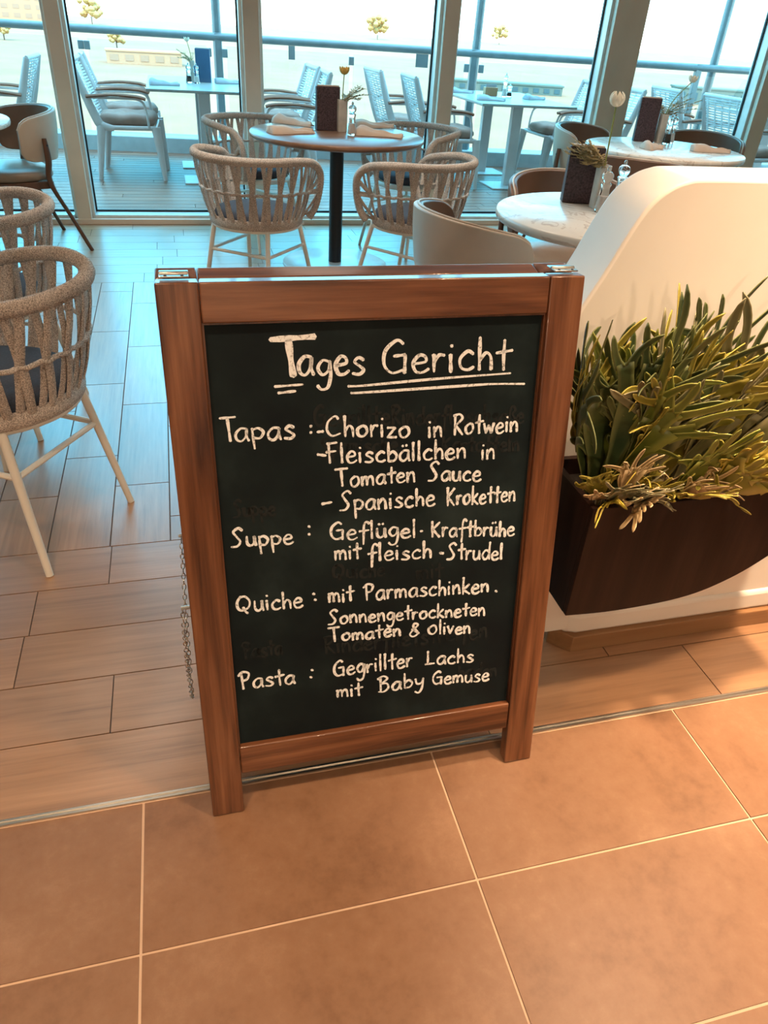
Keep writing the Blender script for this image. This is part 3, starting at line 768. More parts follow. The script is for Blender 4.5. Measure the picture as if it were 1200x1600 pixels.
# ------------------------------------------------------------------ leather tub chairs
def make_tub_chair(outer):
    t = empty('leather_tub_chair', (0, 0, 0))
    A1 = 90
    def hts(q):
        e_ = max(0.0, (abs(q) - 0.80) / 0.20)
        k = math.sqrt(max(0.0, 1 - e_ * e_)) if e_ > 0 else 1.0
        top = 0.775 - 0.045 * abs(q) ** 2; lo = 0.505 + 0.012 * abs(q)
        mid = (top + lo) / 2; hf = (top - lo) / 2 * (0.55 + 0.45 * k)
        return mid - hf, mid + hf
    def surf(off):
        def fn(u, v):
            q = u * 2 - 1; a = math.radians(q * A1); lo, hi = hts(q); z = lo + (hi - lo) * v
            k = 1.0 - 0.10 * (1 - v) ** 2
            rx, ry = (0.285 + off) * k, (0.275 + off) * k
            return (rx * math.sin(a), -0.03 - ry * math.cos(a), z)
        return fn
    def shell(o1, o2):
        mb = MB(); nu, nv = 45, 11
        f1, f2 = surf(o1), surf(o2)
        idx = lambda i, j: i * nv + j
        vs = [f1(i / (nu - 1), j / (nv - 1)) for i in range(nu) for j in range(nv)] + [f2(i / (nu - 1), j / (nv - 1)) for i in range(nu) for j in range(nv)]
        n_ = nu * nv; fs = []
        for i in range(nu - 1):
            for j in range(nv - 1):
                fs.append((idx(i, j), idx(i + 1, j), idx(i + 1, j + 1), idx(i, j + 1))); fs.append((n_ + idx(i, j + 1), n_ + idx(i + 1, j + 1), n_ + idx(i + 1, j), n_ + idx(i, j)))
            for j in (0, nv - 1): fs.append((idx(i, j), idx(i + 1, j), n_ + idx(i + 1, j), n_ + idx(i, j)))
        for j in range(nv - 1):
            for i in (0, nu - 1): fs.append((idx(i, j), idx(i, j + 1), n_ + idx(i, j + 1), n_ + idx(i, j)))
        return mb.add(vs, fs)
    shell(-0.002, 0.016).build('back_shell', M[outer], t, bevel=0.005, angle=50)
    shell(-0.020, -0.0025).build('back_lining', M['leather_in'], t, bevel=0.006, angle=50)
    f0 = surf(-0.002)
    loop = [f0(i / 44, 1.0) for i in range(45)]
    MB().tube([Vector(p) + Vector((0, 0, 0.002)) for p in loop], 0.0045, 6).build('piping', M['leather_edge'], t)
    # seat pad
    def pad(u, v):
        a = 2 * PI * u; c, s_ = math.cos(a), math.sin(a)
        sq = (abs(c) ** 3 + abs(s_) ** 3) ** (-1 / 3)
        prof_ = [(0.0, 0.405), (0.92, 0.405), (1.0, 0.425), (1.0, 0.445), (0.93, 0.462), (0.5, 0.470), (0.0, 0.472)]
        r_, z = prof_[int(round(v * 6))]
        return (0.245 * r_ * c * sq, 0.01 + 0.245 * r_ * s_ * sq, z)
    MB().grid(pad, 40, 7, cu=True).build('seat', M['leather_seat'], t, angle=60)
    mb = MB(); mb.span((-0.215, -0.19, 0.365), (0.215, -0.165, 0.405)); mb.span((-0.215, 0.165, 0.365), (0.215, 0.19, 0.405)); mb.span((-0.235, -0.19, 0.365), (-0.21, 0.19, 0.405)); mb.span((0.21, -0.19, 0.365), (0.235, 0.19, 0.405))
    mb.build('seat_rail', M['leg_wood'], t, bevel=0.004)
    for s_ in (-1, 1):
        a = math.radians(s_ * 62)
        top = Vector((0.305 * math.sin(a), -0.03 - 0.298 * math.cos(a), 0.640))
        mid = Vector((s_ * 0.258, -0.165, 0.40)); ft = Vector((s_ * 0.285, -0.335, 0.0))
        ou = Vector((math.sin(a), -math.cos(a), 0))
        pts = crom([top, Vector((s_ * 0.272, -0.172, 0.53)), mid, mid.lerp(ft, 0.5), ft], 5)
        lg = MB().tube(pts, [(0.012 + 0.010 * math.sin(PI * min(1, i / 12)), 0.013) for i in range(len(pts))], 10, up=[ou] * len(pts)).build('leg', M['leg_wood'], t, angle=60)
        pb = top + Vector((0, 0, -0.035)) + ou * 0.012
        MB().tube([pb, pb + ou * 0.004], 0.006, 8).build('bolt', M['black_metal'], lg)
        MB().tube([Vector((s_ * 0.215, 0.19, 0.40)), Vector((s_ * 0.235, 0.245, 0.0))], [(0.018, 0.014), (0.010, 0.009)], 10).build('leg', M['leg_wood'], t, angle=60)
    return t
TUB = [((1.15, 2.66), (1.0, 0.18), 'leather_out', 'taupe leather tub chair with a wooden strut just behind the chalkboard sign top'),
       ((1.74, 3.18), (0.0, -1.0), 'leather_in', 'brown leather tub chair on the window side of the cream marble table nearest the sign'),
       ((2.93, 5.20), (0.6, -0.75), 'leather_out', 'taupe leather tub chair left of the farther marble table, before the widest window pillar'),
       ((2.56, 4.10), (0.6, 0.75), 'leather_in', 'brown leather tub chair seen from behind, left in front of the farther marble table'),
       ((3.60, 4.98), (-0.6, -0.75), 'leather_in', 'brown leather tub chair beyond the farther marble table at the window'),
       ((3.22, 3.72), (-0.25, 0.95), 'leather_in', 'brown leather tub chair whose rim just clears the white partition at the right edge'),
       ((-0.97, 5.18), (-0.92, -0.38), 'leather_out', 'taupe leather tub chair at the window beside the table on the left edge'),
       ((-1.19, 3.96), (-0.15, 1.0), 'leather_out', 'taupe leather tub chair cut by the left edge, nearer than the left table')]
t1 = make_tub_chair('leather_out'); t2 = make_tub_chair('leather_in'); used = set()
for p, d, mt, lb in TUB:
    src = t1 if mt == 'leather_out' else t2
    o = src if mt not in used else copy_tree(src)
    used.add(mt)
    o.location = (p[0], p[1], 0); o.rotation_euler = (0, 0, math.atan2(-d[0], d[1]))
    tag(o, lb, 'chair', 'leather tub chairs')

# ------------------------------------------------------------------ indoor tables
def round_table(loc, R_, top_m, th, col_m, base_m, label, r_base=0.27):
    t = empty('round_table', (loc[0], loc[1], 0)); tag(t, label, 'table')
    MB().lathe([(0.001, 0.75 - th), (R_ - 0.014, 0.75 - th), (R_ - 0.003, 0.75 - th + 0.006), (R_, 0.75 - th / 2), (R_ - 0.002, 0.746), (R_ - 0.006, 0.75), (0.001, 0.75)], n=72).build('tabletop', top_m, t, angle=50)
    MB().lathe([(0.041, 0.018), (0.041, 0.75 - th)], n=24).build('column', col_m, t)
    MB().lathe([(0.001, 0.0), (r_base, 0.0), (r_base, 0.010), (r_base - 0.006, 0.014), (0.05, 0.018), (0.001, 0.018)], n=56).build('base_plate', base_m, t, angle=50)
    return t
M['base_pale'] = plain('pale steel table base', (0.60, 0.62, 0.62), 0.3, 0.2)
round_table((0.940, 4.69), 0.510, M['table_wood'], 0.030, M['black_metal'], M['base_pale'], 'round brown wooden table on a black column between the four rope armchairs', 0.33)
round_table((1.615, 2.63), 0.455, M['marble'], 0.036, M['black_metal'], M['base_pale'], 'round cream marble table just behind the sloping end of the white partition')
round_table((2.98, 4.47), 0.485, M['marble'], 0.036, M['white_metal'], M['base_pale'], 'round cream marble table farther back at the right, by the window')
round_table((-1.32, 4.82), 0.475, M['marble'], 0.034, M['white_metal'], M['base_pale'], 'round pale table cut by the left edge near the window')

# ------------------------------------------------------------------ outdoor dining chairs and tables
def make_out_chair():
    t = empty('outdoor_armchair', (0, 0, 0))
    W_ = 0.27
    for s_ in (-1, 1):
        pts = crom([(s_ * W_, -0.375, 0.90), (s_ * W_, -0.30, 0.66), (s_ * W_, -0.225, 0.46), (s_ * W_, -0.19, 0.425), (s_ * W_, -0.10, 0.405)], 5)
        MB().tube(pts, [(0.014, 0.022 + 0.014 * math.sin(PI * i / (len(pts) - 1))) for i in range(len(pts))], 8, up=[Vector((0, -0.4, 1))] * 8 + [Vector((0, -1, 0.6))] * (len(pts) - 8)).build('back_post', M['out_metal'], t, angle=60)
        MB().tube([(s_ * W_, -0.205, 0.42), (s_ * (W_ + 0.005), -0.235, 0.20), (s_ * (W_ + 0.008), -0.265, 0.0)], [(0.036, 0.016), (0.028, 0.014), (0.018, 0.012)], 8, up=Vector((1, 0, 0))).build('leg', M['out_metal'], t, angle=60)
        MB().tube([(s_ * W_, 0.245, 0.425), (s_ * (W_ + 0.004), 0.265, 0.22), (s_ * (W_ + 0.008), 0.285, 0.0)], [(0.040, 0.016), (0.030, 0.014), (0.018, 0.012)], 8, up=Vector((1, 0, 0))).build('leg', M['out_metal'], t, angle=60)
        mb = MB(); mb.tube(crom([(s_ * (W_ + 0.01), 0.19, 0.415), (s_ * (W_ + 0.012), 0.185, 0.52), (s_ * (W_ + 0.012), 0.165, 0.60), (s_ * (W_ + 0.012), 0.13, 0.628), (s_ * (W_ + 0.01), 0.05, 0.636), (s_ * W_, -0.285, 0.632)], 5), 0.010, 8)
        ar = mb.build('arm_bracket', M['out_metal'], t)
        MB().tube(crom([(s_ * (W_ + 0.012), -0.29, 0.640), (s_ * (W_ + 0.02), -0.10, 0.660), (s_ * (W_ + 0.018), 0.10, 0.655), (s_ * (W_ + 0.012), 0.185, 0.635)], 5), (0.025, 0.013), 8, up=Vector((0, 0, 1))).build('armrest', M['arm_wood'], t, angle=60)
    fr = MB(); fr.tube([(-W_, -0.21, 0.41), (W_, -0.21, 0.41)], 0.014, 8); fr.tube([(-W_, 0.24, 0.415), (W_, 0.24, 0.415)], 0.014, 8)
    fr.tube([(-W_, -0.21, 0.41), (-W_, 0.24, 0.415)], (0.012, 0.018), 8, up=Vector((0, 0, 1))); fr.tube([(W_, -0.21, 0.41), (W_, 0.24, 0.415)], (0.012, 0.018), 8, up=Vector((0, 0, 1)))
    fr.tube([(-W_, -0.375, 0.895), (W_, -0.375, 0.895)], (0.016, 0.020), 8, up=Vector((0, -0.3, 1)))
    fr.build('frame_rail', M['out_metal'], t, angle=60)
    mb = MB()
    n = 20
    for i in range(n):
        k = i / (n - 1); z = 0.47 + k * 0.40
        y_ = -0.235 - 0.14 * k + 0.012 * math.sin(PI * k)
        dy = 0.006 if i % 2 else -0.006
        mb.tube([(-W_, y_, z), (-W_ * 0.5, y_ + dy - 0.012, z), (0, y_ - dy - 0.016, z), (W_ * 0.5, y_ + dy - 0.012, z), (W_, y_, z)], (0.0040, 0.0075), 6, up=Vector((0, -0.35, 1)))
    for i in range(5):
        x = (-0.5 + (i + 0.5) / 5) * 2 * W_ * 0.95
        mb.tube([(x, -0.245, 0.45), (x, -0.30, 0.62), (x, -0.385, 0.88)], (0.012, 0.003), 6, up=Vector((0, -1, -0.3)))
    mb.build('woven_back', M['out_weave'], t, angle=60)
    mb = MB()
    for i in range(14):
        y_ = -0.19 + i * 0.031; mb.tube([(-W_, y_, 0.42), (0, y_, 0.412), (W_, y_, 0.42)], (0.010, 0.003), 6, up=Vector((0, 0, 1)))
    mb.build('woven_seat', M['out_weave'], t)
    def pad(u, v):
        a = 2 * PI * u; c, s_ = math.cos(a), math.sin(a)
        sq = (abs(c) ** 5 + abs(s_) ** 5) ** (-0.2)
        pr = [(0.0, 0.424), (0.9, 0.424), (1.02, 0.455), (1.02, 0.480), (0.94, 0.502), (0.75, 0.512), (0.55, 0.500), (0.35, 0.512), (0.15, 0.498), (0.0, 0.494)]
        r_, z = pr[int(round(v * 9))]
        z += 0.006 * math.sin(6 * a) * r_ * (1 if z > 0.47 else 0)
        return (0.245 * r_ * c * sq, 0.015 + 0.235 * r_ * s_ * sq, z)
    MB().grid(pad, 48, 10, cu=True).build('seat_cushion', M['tuft'], t, angle=80)
    return t
OUTC = [((-0.36, 7.62), 'E', 'pale deck armchair left of the leftmost full deck table, nearer the window'),
        ((-0.36, 8.28), 'E', 'pale deck armchair left of the leftmost full deck table, nearer the railing'),
        ((1.00, 7.42), 'W', 'pale deck armchair just right of the narrow mullion, nearer the window'),
        ((1.00, 8.10), 'W', 'pale deck armchair just right of the narrow mullion, nearer the railing'),
        ((2.52, 7.42), 'E', 'pale deck armchair partly behind the mullion right of the brown table'),
        ((2.34, 8.12), 'E', 'pale deck armchair above the rim of the brown table, nearer the railing'),
        ((3.92, 7.22), 'W', 'pale deck armchair left of the widest window pillar, nearer the window'),
        ((3.92, 7.86), 'W', 'pale deck armchair left of the widest window pillar, nearer the railing'),
        ((-1.42, 7.55), 'W', 'pale outdoor armchair cut by the left edge behind the leftmost pane'),
        ((5.34, 6.72), 'E', 'pale deck armchair with open woven back in the rightmost pane'),
        ((5.22, 7.45), 'E', 'pale outdoor armchair behind the flowers of the farther marble table, nearer the railing'),
        ((6.72, 6.60), 'W', 'pale outdoor armchair at the far side of the deck table at the right edge')]
oc = make_out_chair()
for i, (p, d, lb) in enumerate(OUTC):
    o = oc if i == 0 else copy_tree(oc)
    o.location = (p[0], p[1], 0); o.rotation_euler = (0, 0, (-H_ if d == 'E' else H_) + (0.05 if i % 2 else -0.04))
    tag(o, lb, 'chair', 'outdoor armchairs on the deck')
def make_out_table():
    t = empty('outdoor_table', (0, 0, 0))
    MB().span((-0.47, -0.68, 0.718), (0.47, 0.68, 0.74)).build('tabletop', M['out_top'], t, bevel=0.005)
    for y_ in (-0.38, 0.38):
        MB().span((-0.05, y_ - 0.035, 0.012), (0.05, y_ + 0.035, 0.718)).build('column', M['out_metal'], t, bevel=0.006)
        MB().span((-0.22, y_ - 0.19, 0.0), (0.22, y_ + 0.19, 0.012)).build('base_plate', M['out_metal'], t, bevel=0.003)
    return t
OUTT = [((0.30, 7.75), 'pale outdoor table with two column legs behind the pane left of the brown round table'),
        ((3.20, 7.70), 'pale outdoor table with two column legs left of the widest window pillar'),
        ((6.05, 6.95), 'pale outdoor table at the right edge beyond the rightmost pane')]
ot = make_out_table()
for i, (p, lb) in enumerate(OUTT):
    o = ot if i == 0 else copy_tree(ot)
    o.location = (p[0], p[1], 0); tag(o, lb, 'table', 'outdoor tables on the deck')
# ------------------------------------------------------------------ things on the tables
def menu(loc, rz, label, w_=0.115, h=0.235, mat='menu', lean=0.10):
    t = empty('menu_holder', loc, rz); tag(t, label, 'menu holder')
    MB().prism([(-0.030, 0), (0.030, 0), (0.016, h), (-0.016, h)], lambda u, v: (-w_ / 2, u, v), lambda u, v: (w_ / 2, u, v)).build('cover', M[mat], t, bevel=0.003)
    MB().span((-w_ / 2 + 0.006, -0.013, h), (w_ / 2 - 0.006, 0.013, h + 0.006)).build('card_edges', M['napkin'], t, smooth=False)
    return t
def flower(t, z0, height, dx, dy, mat, size=0.028, closed=False):
    st = crom([(0, 0, z0), (dx * 0.3, dy * 0.3, z0 + height * 0.5), (dx, dy, z0 + height)], 6)
    MB().tube(st, [0.0028] * len(st), 6).build('flower_stem', M['stem'], t)
    mb = MB(); top = st[-1]
    for layer in range(4):
        n_ = 7 - layer
        for k in range(n_):
            a = 2 * PI * (k + 0.5 * layer) / n_
            def pt(u, v):
                s_ = (u - 0.5) * 2 * (0.62 if closed else 0.55)
                sc_ = size * (1 - 0.20 * layer)
                th_ = PI * ((0.02 + 0.80 * v) if closed else (0.02 + 0.56 * v))     # each petal cups a ball, open flowers stop at its equator
                wob = 1 + 0.05 * math.sin(9 * u + k)
                aa = a + s_ * math.sin(PI * min(1, 0.12 + 0.85 * v))
                return top + Vector((sc_ * wob * math.sin(th_) * math.cos(aa), sc_ * wob * math.sin(th_) * math.sin(aa), sc_ * (0.75 - math.cos(th_)) * (1.0 if closed else 1.15)))
            mb.grid(pt, 6, 8)
    mb.build('petals', M[mat], t, solid=0.001, angle=80)
def sprigs(t, z0, n, ln, bias, seed, mat='sprig', up_=0.7):
    mb = MB(); r_ = random.Random(seed)
    for k in range(n):
        a = bias + (r_.random() - 0.5) * 2.6; l = ln * (0.5 + 0.6 * r_.random())
        d = Vector((math.cos(a), math.sin(a), up_ * (0.3 + r_.random())))
        p0 = Vector((0, 0, z0)); p1 = p0 + d.normalized() * l
        p = crom([p0, p0.lerp(p1, 0.5) + Vector((0, 0, 0.015)), p1], 5)
        mb.tube(p, 0.0011, 5)
        for q in range(2, len(p)):
            for s_ in (-1, 1):
                b = a + s_ * 0.8; e_ = p[q] + Vector((math.cos(b), math.sin(b), 0.5 * r_.random())) * (0.018 + 0.018 * r_.random())
                mb.tube([p[q], p[q].lerp(e_, 0.5), e_], [(0.0006, 0.0006), (0.0042, 0.0010), (0.0004, 0.0004)], 5)
    mb.build('sprigs', M[mat], t, angle=80)
def vase(loc, label, h=0.175, w_=0.026, mat='vase', fl=None, sp=None, rz=0.0):
    t = empty('flower_vase', loc, rz); tag(t, label, 'vase')
    def v_(u, v):
        a = 2 * PI * u; c, s_ = math.cos(a), math.sin(a); sq = (c ** 6 + s_ ** 6) ** (-1 / 6)
        pr = [(0.0, 0.0), (0.96, 0.0), (1.0, 0.004), (1.0, h * 0.5), (1.0, h), (0.84, h), (0.82, h - 0.02), (0.0, h - 0.022)]
        r_, z = pr[int(round(v * 7))]
        return (w_ * r_ * c * sq, w_ * r_ * s_ * sq, z)
    MB().grid(v_, 32, 8, cu=True).build('vase_body', M[mat], t, angle=40)
    if fl: flower(t, h - 0.02, *fl)
    if sp: sprigs(t, h - 0.02, *sp)
    return t
def mill(loc, label, fill, h=0.15, group=None):
    t = empty('glass_mill', loc); tag(t, label, 'mill', group)
    k = h / 0.15
    MB().lathe([(0.001, 0.0), (0.025, 0.0), (0.027, 0.004), (0.024, 0.03), (0.0185, 0.070 * k), (0.0175, 0.085 * k), (0.021, 0.094 * k), (0.021, 0.098 * k), (0.014, 0.103 * k), (0.020, 0.112 * k), (0.023, 0.122 * k), (0.021, 0.132 * k), (0.012, 0.139 * k), (0.001, 0.141 * k)], n=24).build('glass_body', M['glass'], t, angle=50)
    MB().lathe([(0.001, 0.010), (0.0185, 0.010), (0.0185, 0.030), (0.0150, 0.055 * k), (0.001, 0.055 * k)], n=16).build('spice_fill', M[fill], t)
    MB().lathe([(0.001, 0.141 * k), (0.006, 0.141 * k), (0.007, 0.149 * k), (0.004, 0.155 * k), (0.001, 0.156 * k)], n=12).build('knob', M['steel'], t)
    return t
def napkin(loc, rz, label, mat='napkin', ln=0.27, wd=0.10, cutlery=True, group=None):
    t = empty('rolled_napkin', loc, rz); tag(t, label, 'napkin', group)
    r_ = random.Random(int(abs(loc[0] * 977 + loc[1] * 131)))
    ph = r_.random() * 6
    def top(u, v):
        x = (u - 0.5) * ln
        k = 0.5 + 0.5 * math.cos(PI * min(1.0, u * 1.25))            # full at one end, drawn in toward the cutlery
        hw = wd * (0.26 + 0.34 * k)
        y_ = (v - 0.5) * 2 * hw * (0.85 if u < 0.04 else 1) + 0.010 * math.sin(3.1 * u + ph)
        hgt = (0.018 + 0.026 * k) * (0.8 if u < 0.04 else 1)
        z = 0.003 + hgt * math.sin(PI * v) ** 0.55 + 0.006 * math.sin(4.3 * v * PI + ph + 5 * u) * math.sin(PI * v) * (0.4 + 0.6 * u) + 0.004 * math.sin(14 * u + ph) * math.sin(PI * v)
        return (x + 0.012 * math.sin(6 * v + ph) * (u - 0.3), y_, z)
    def bot(u, v):
        p = top(u, v); return (p[0], p[1], 0.0012)
    mb = MB(); nu, nv = 15, 13
    mb.grid(top, nu, nv); mb.grid(bot, nu, nv)
    o2 = nu * nv
    for i in range(nu - 1):
        for j in (0, nv - 1): mb.f.append((i * nv + j, (i + 1) * nv + j, o2 + (i + 1) * nv + j, o2 + i * nv + j))
    for j in range(nv - 1):
        for i in (0, nu - 1): mb.f.append((i * nv + j, i * nv + j + 1, o2 + i * nv + j + 1, o2 + i * nv + j))
    mb.build('cloth', M[mat], t, angle=80)
    if cutlery:
        MB().tube([(ln * 0.30, 0.006, 0.017), (ln * 0.50, 0.007, 0.012), (ln * 0.56, 0.007, 0.010)], [(0.003, 0.0015), (0.005, 0.002), (0.006, 0.002)], 8, up=Vector((0, 0, 1))).build('cutlery', M['steel'], t)
    return t
TZ = 0.7505
menu((0.905, 4.82, TZ), 0.05, 'dark mottled menu holder standing on the brown round table', 0.14, 0.228)
vase((0.985, 4.78, TZ), 'grey stone vase with an ochre poppy and sprigs on the brown round table', 0.165, 0.028, 'vase', (0.155, 0.005, -0.01, 'petal_yellow', 0.028), (12, 0.17, 0.2, 21))
mill((1.015, 4.635, TZ), 'clear glass salt mill standing before the vase on the brown round table', 'salt', 0.165)
napkin((0.665, 4.64, TZ), 0.25, 'beige napkin roll on the brown table, front left', group='napkins on the brown table')
napkin((0.735, 5.03, TZ), -0.75, 'beige napkin roll on the brown table, back left, beside the menu holder', group='napkins on the brown table')
napkin((1.175, 4.62, TZ), -0.45, 'beige napkin roll on the brown table, front right', group='napkins on the brown table')
napkin((1.235, 5.00, TZ), 0.15, 'beige napkin roll on the brown table, back right', group='napkins on the brown table')

menu((1.580, 2.875, TZ), -0.30, 'dark speckled menu holder standing on the marble table behind the partition end', 0.138, 0.205)
vase((1.610, 2.775, TZ), 'grey stone vase with a tall cream ranunculus on the marble table nearest the partition', 0.155, 0.024, 'vase', (0.225, -0.005, 0.0, 'petal', 0.027, True), (34, 0.15, 2.6, 33))
mill((1.592, 2.705, TZ), 'clear glass mill in front of the cream ranunculus vase', 'salt', 0.155)
mill((1.715, 2.800, TZ), 'clear glass pepper mill at the edge of the partition, right of the ranunculus vase', 'pepper', 0.165)

menu((3.00, 4.76, TZ), -0.35, 'dark plum menu holder on the farther marble table by the window', 0.13, 0.25)
vase((3.095, 4.725, TZ), 'grey stone vase with a cream flower and bushy sprigs on the farther marble table', 0.165, 0.024, 'vase', (0.21, 0.13, -0.02, 'petal', 0.028), (20, 0.20, 0.6, 55))
mill((3.100, 4.640, TZ), 'clear glass pepper mill in front of the vase on the farther marble table', 'pepper', 0.165)
mill((3.165, 4.700, TZ), 'clear glass mill right of the vase on the farther marble table', 'salt', 0.165)
napkin((2.87, 4.42, TZ), 0.2, 'small pale napkin roll at the foot of the menu holder on the farther marble table', ln=0.15, cutlery=False)
napkin((3.24, 4.36, TZ), -0.35, 'long pale napkin roll at the right of the farther marble table', ln=0.24, wd=0.07)

OZ = 0.7405
menu((0.335, 7.90, OZ), -0.15, 'menu holder with a blue card on the left outdoor table', 0.13, 0.26, 'paper_blue')
vase((0.235, 7.86, OZ), 'slim vase with a white flower on the left outdoor table', 0.165, 0.022, 'vase', (0.17, -0.03, 0.0, 'petal', 0.024), (10, 0.14, 2.6, 61))
mill((0.195, 7.74, OZ), 'clear glass mill on the left outdoor table, nearest the armchairs', 'pepper', 0.15)
mill((0.262, 7.72, OZ), 'clear glass mill on the left outdoor table, in front of the blue menu card', 'salt', 0.15)
napkin((-0.02, 7.42, OZ), 0.0, 'pale blue grey napkin on the near left corner of the left outdoor table', 'napkin_out', 0.24, 0.14, False)
napkin((0.55, 7.86, OZ), 0.0, 'pale blue grey napkin on the left outdoor table, right of the menu card', 'napkin_out', 0.24, 0.14, False)
mill((3.215, 7.72, OZ), 'tall clear glass mill on the outdoor table left of the widest window pillar', 'salt', 0.20)
mill((3.285, 7.76, OZ), 'short clear glass pepper mill on the outdoor table left of the widest window pillar', 'pepper', 0.11)
bx = empty('wooden_menu_block', (3.11, 7.83, OZ)); tag(bx, 'small brown wooden block beside the tall glass mill on the right outdoor table', 'menu holder')
MB().span((-0.065, -0.035, 0), (0.065, 0.035, 0.075)).build('block', M['oak_light'], bx, bevel=0.005); MB().span((-0.055, -0.006, 0.075), (0.055, 0.006, 0.10)).build('card', M['napkin_out'], bx)
napkin((2.93, 7.34, OZ), -0.4, 'crumpled pale blue napkin on the near corner of the right outdoor table', 'napkin_out', 0.26, 0.17, False)
napkin((3.50, 7.62, OZ), 0.1, 'flat pale blue napkin on the right outdoor table, right of the glass mills', 'napkin_out', 0.22, 0.12, False)
napkin((2.87, 8.05, OZ), -0.3, 'pale blue napkin at the far left corner of the right outdoor table, near the mullion', 'napkin_out', 0.26, 0.15, False)
bx = empty('wooden_menu_block', (5.98, 6.98, OZ)); tag(bx, 'low brown wooden block on the outdoor table at the right edge', 'menu holder')
MB().span((-0.10, -0.05, 0), (0.10, 0.05, 0.06)).build('block', M['oak_light'], bx, bevel=0.005); MB().span((-0.11, -0.06, 0.06), (0.11, 0.06, 0.07)).build('lid', M['arm_wood'], bx)
vase((6.16, 6.95, OZ), 'slim vase with thin sprigs on the outdoor table at the right edge', 0.20, 0.028, 'vase', None, (8, 0.22, 0.9, 71))
napkin((5.72, 7.10, OZ), 0.1, 'pale blue napkin on the outdoor table at the right edge, left of the wooden block', 'napkin_out', 0.20, 0.12, False)

# ------------------------------------------------------------------ the chalkboard sign
TILT = math.atan2(0.194, 0.994)
SX0 = -0.044
sg = empty('chalkboard_sign', (SX0 + 0.341, 1.06, 0)); tag(sg, 'wooden folding A-frame chalkboard sign with the handwritten menu of the day', 'sign')
def sp_(o, y0, tilt):
    """parts of the leaning frame: local z runs up the slope, local y is the depth"""
    o.parent = sg
    o.location = (-0.341, y0 - 1.06, 0); o.rotation_euler = (tilt, 0, 0)
    return o
FY = 0.893
SW = 0.682
TH = 0.027
TB = 0.034
def leg_poly(mb, x0, x1, z1, y0, y1, tilt_):
    k = math.tan(tilt_)          # foot cut level with the floor
    vs = []
    for x in (x0, x1):
        for y_ in (y0, y1):
            vs.append((x, y_, y_ * k + 0.002)); vs.append((x, y_, z1 + (0.6 * y_ * k if tilt_ > 0 else 0)))
    return mb.add(vs, [(0, 1, 3, 2), (4, 6, 7, 5), (0, 4, 5, 1), (2, 3, 7, 6), (0, 2, 6, 4), (1, 5, 7, 3)])
for (x0, x1) in ((0.0, 0.0615), (SW - 0.0615, SW)):
    sp_(leg_poly(MB(), x0, x1, 1.016, 0, TH, TILT).build('front_stile', M['walnut_z'], bevel=0.0025), FY, -TILT)
kt = math.tan(TILT)
sp_(MB().prism([(0.001, 0.957), (TH, 0.957), (TH, 1.016 + 0.6 * TH * kt), (0.001, 1.016)], lambda u, v: (0.0622, u, v), lambda u, v: (SW - 0.0622, u, v)).build('front_top_rail', M['walnut_x'], bevel=0.0025), FY, -TILT)
sp_(MB().span((0.0622, 0.002, 0.096), (SW - 0.0622, TH, 0.160)).build('front_bottom_rail', M['walnut_x'], bevel=0.003), FY, -TILT)
bd = sp_(MB().span((0.060, 0.014, 0.158), (SW - 0.060, 0.021, 0.959)).build('chalkboard', M['board'], smooth=False), FY, -TILT)
mb = MB(); mb.span((0.0616, 0.0075, 0.160), (0.0645, 0.0142, 0.957)); mb.span((SW - 0.0645, 0.0075, 0.160), (SW - 0.0616, 0.0142, 0.957)); mb.span((0.0645, 0.0075, 0.954), (SW - 0.0645, 0.0142, 0.957))
sp_(mb.build('bead', M['walnut_z'], smooth=False), FY, -TILT)
# back frame, leaning the other way; hinged along the top
BY = 1.360
for (x0, x1) in ((0.0, 0.0615), (SW - 0.0615, SW)):
    sp_(leg_poly(MB(), x0, x1, 1.016, -TB, 0, -TILT).build('back_stile', M['walnut_z'], bevel=0.0025), BY, TILT)
sp_(MB().span((0.0622, -TB, 0.955), (SW - 0.0622, -0.001, 1.016)).build('back_top_rail', M['walnut_x'], bevel=0.0025), BY, TILT)
sp_(MB().span((0.0622, -TB, 0.096), (SW - 0.0622, -0.001, 0.160)).build('back_bottom_rail', M['walnut_x'], bevel=0.003), BY, TILT)
sp_(MB().span((0.060, -0.024, 0.158), (SW - 0.060, -0.014, 0.957)).build('back_chalkboard', M['board'], smooth=False), BY, TILT)
top_y = FY + 1.016 * math.sin(TILT) + TH * math.cos(TILT); top_z = 1.016 * math.cos(TILT) - 0.4 * TH * math.sin(TILT) + 0.0015
for x in (0.028, SW - 0.028):
    mb = MB()
    cx = SX0 + x - (SX0 + 0.341)
    mb.span((cx - 0.021, top_y - 0.012 - 1.06, top_z + 0.003), (cx + 0.021, top_y + 0.020 - 1.06, top_z + 0.0055))
    mb.tube([(cx - 0.021, top_y + 0.004 - 1.06, top_z + 0.005), (cx + 0.021, top_y + 0.004 - 1.06, top_z + 0.005)], 0.0035, 8)
    h = mb.build('hinge', M['steel'], sg, bevel=0.0008)
    for q in (-0.012, 0.012): MB().lathe([(0.0025, 0), (0.002, 0.001), (0.001, 0.0012)], (cx + q, top_y - 0.008 - 1.06, top_z + 0.0055), 8).build('screw', M['black_metal'], h)
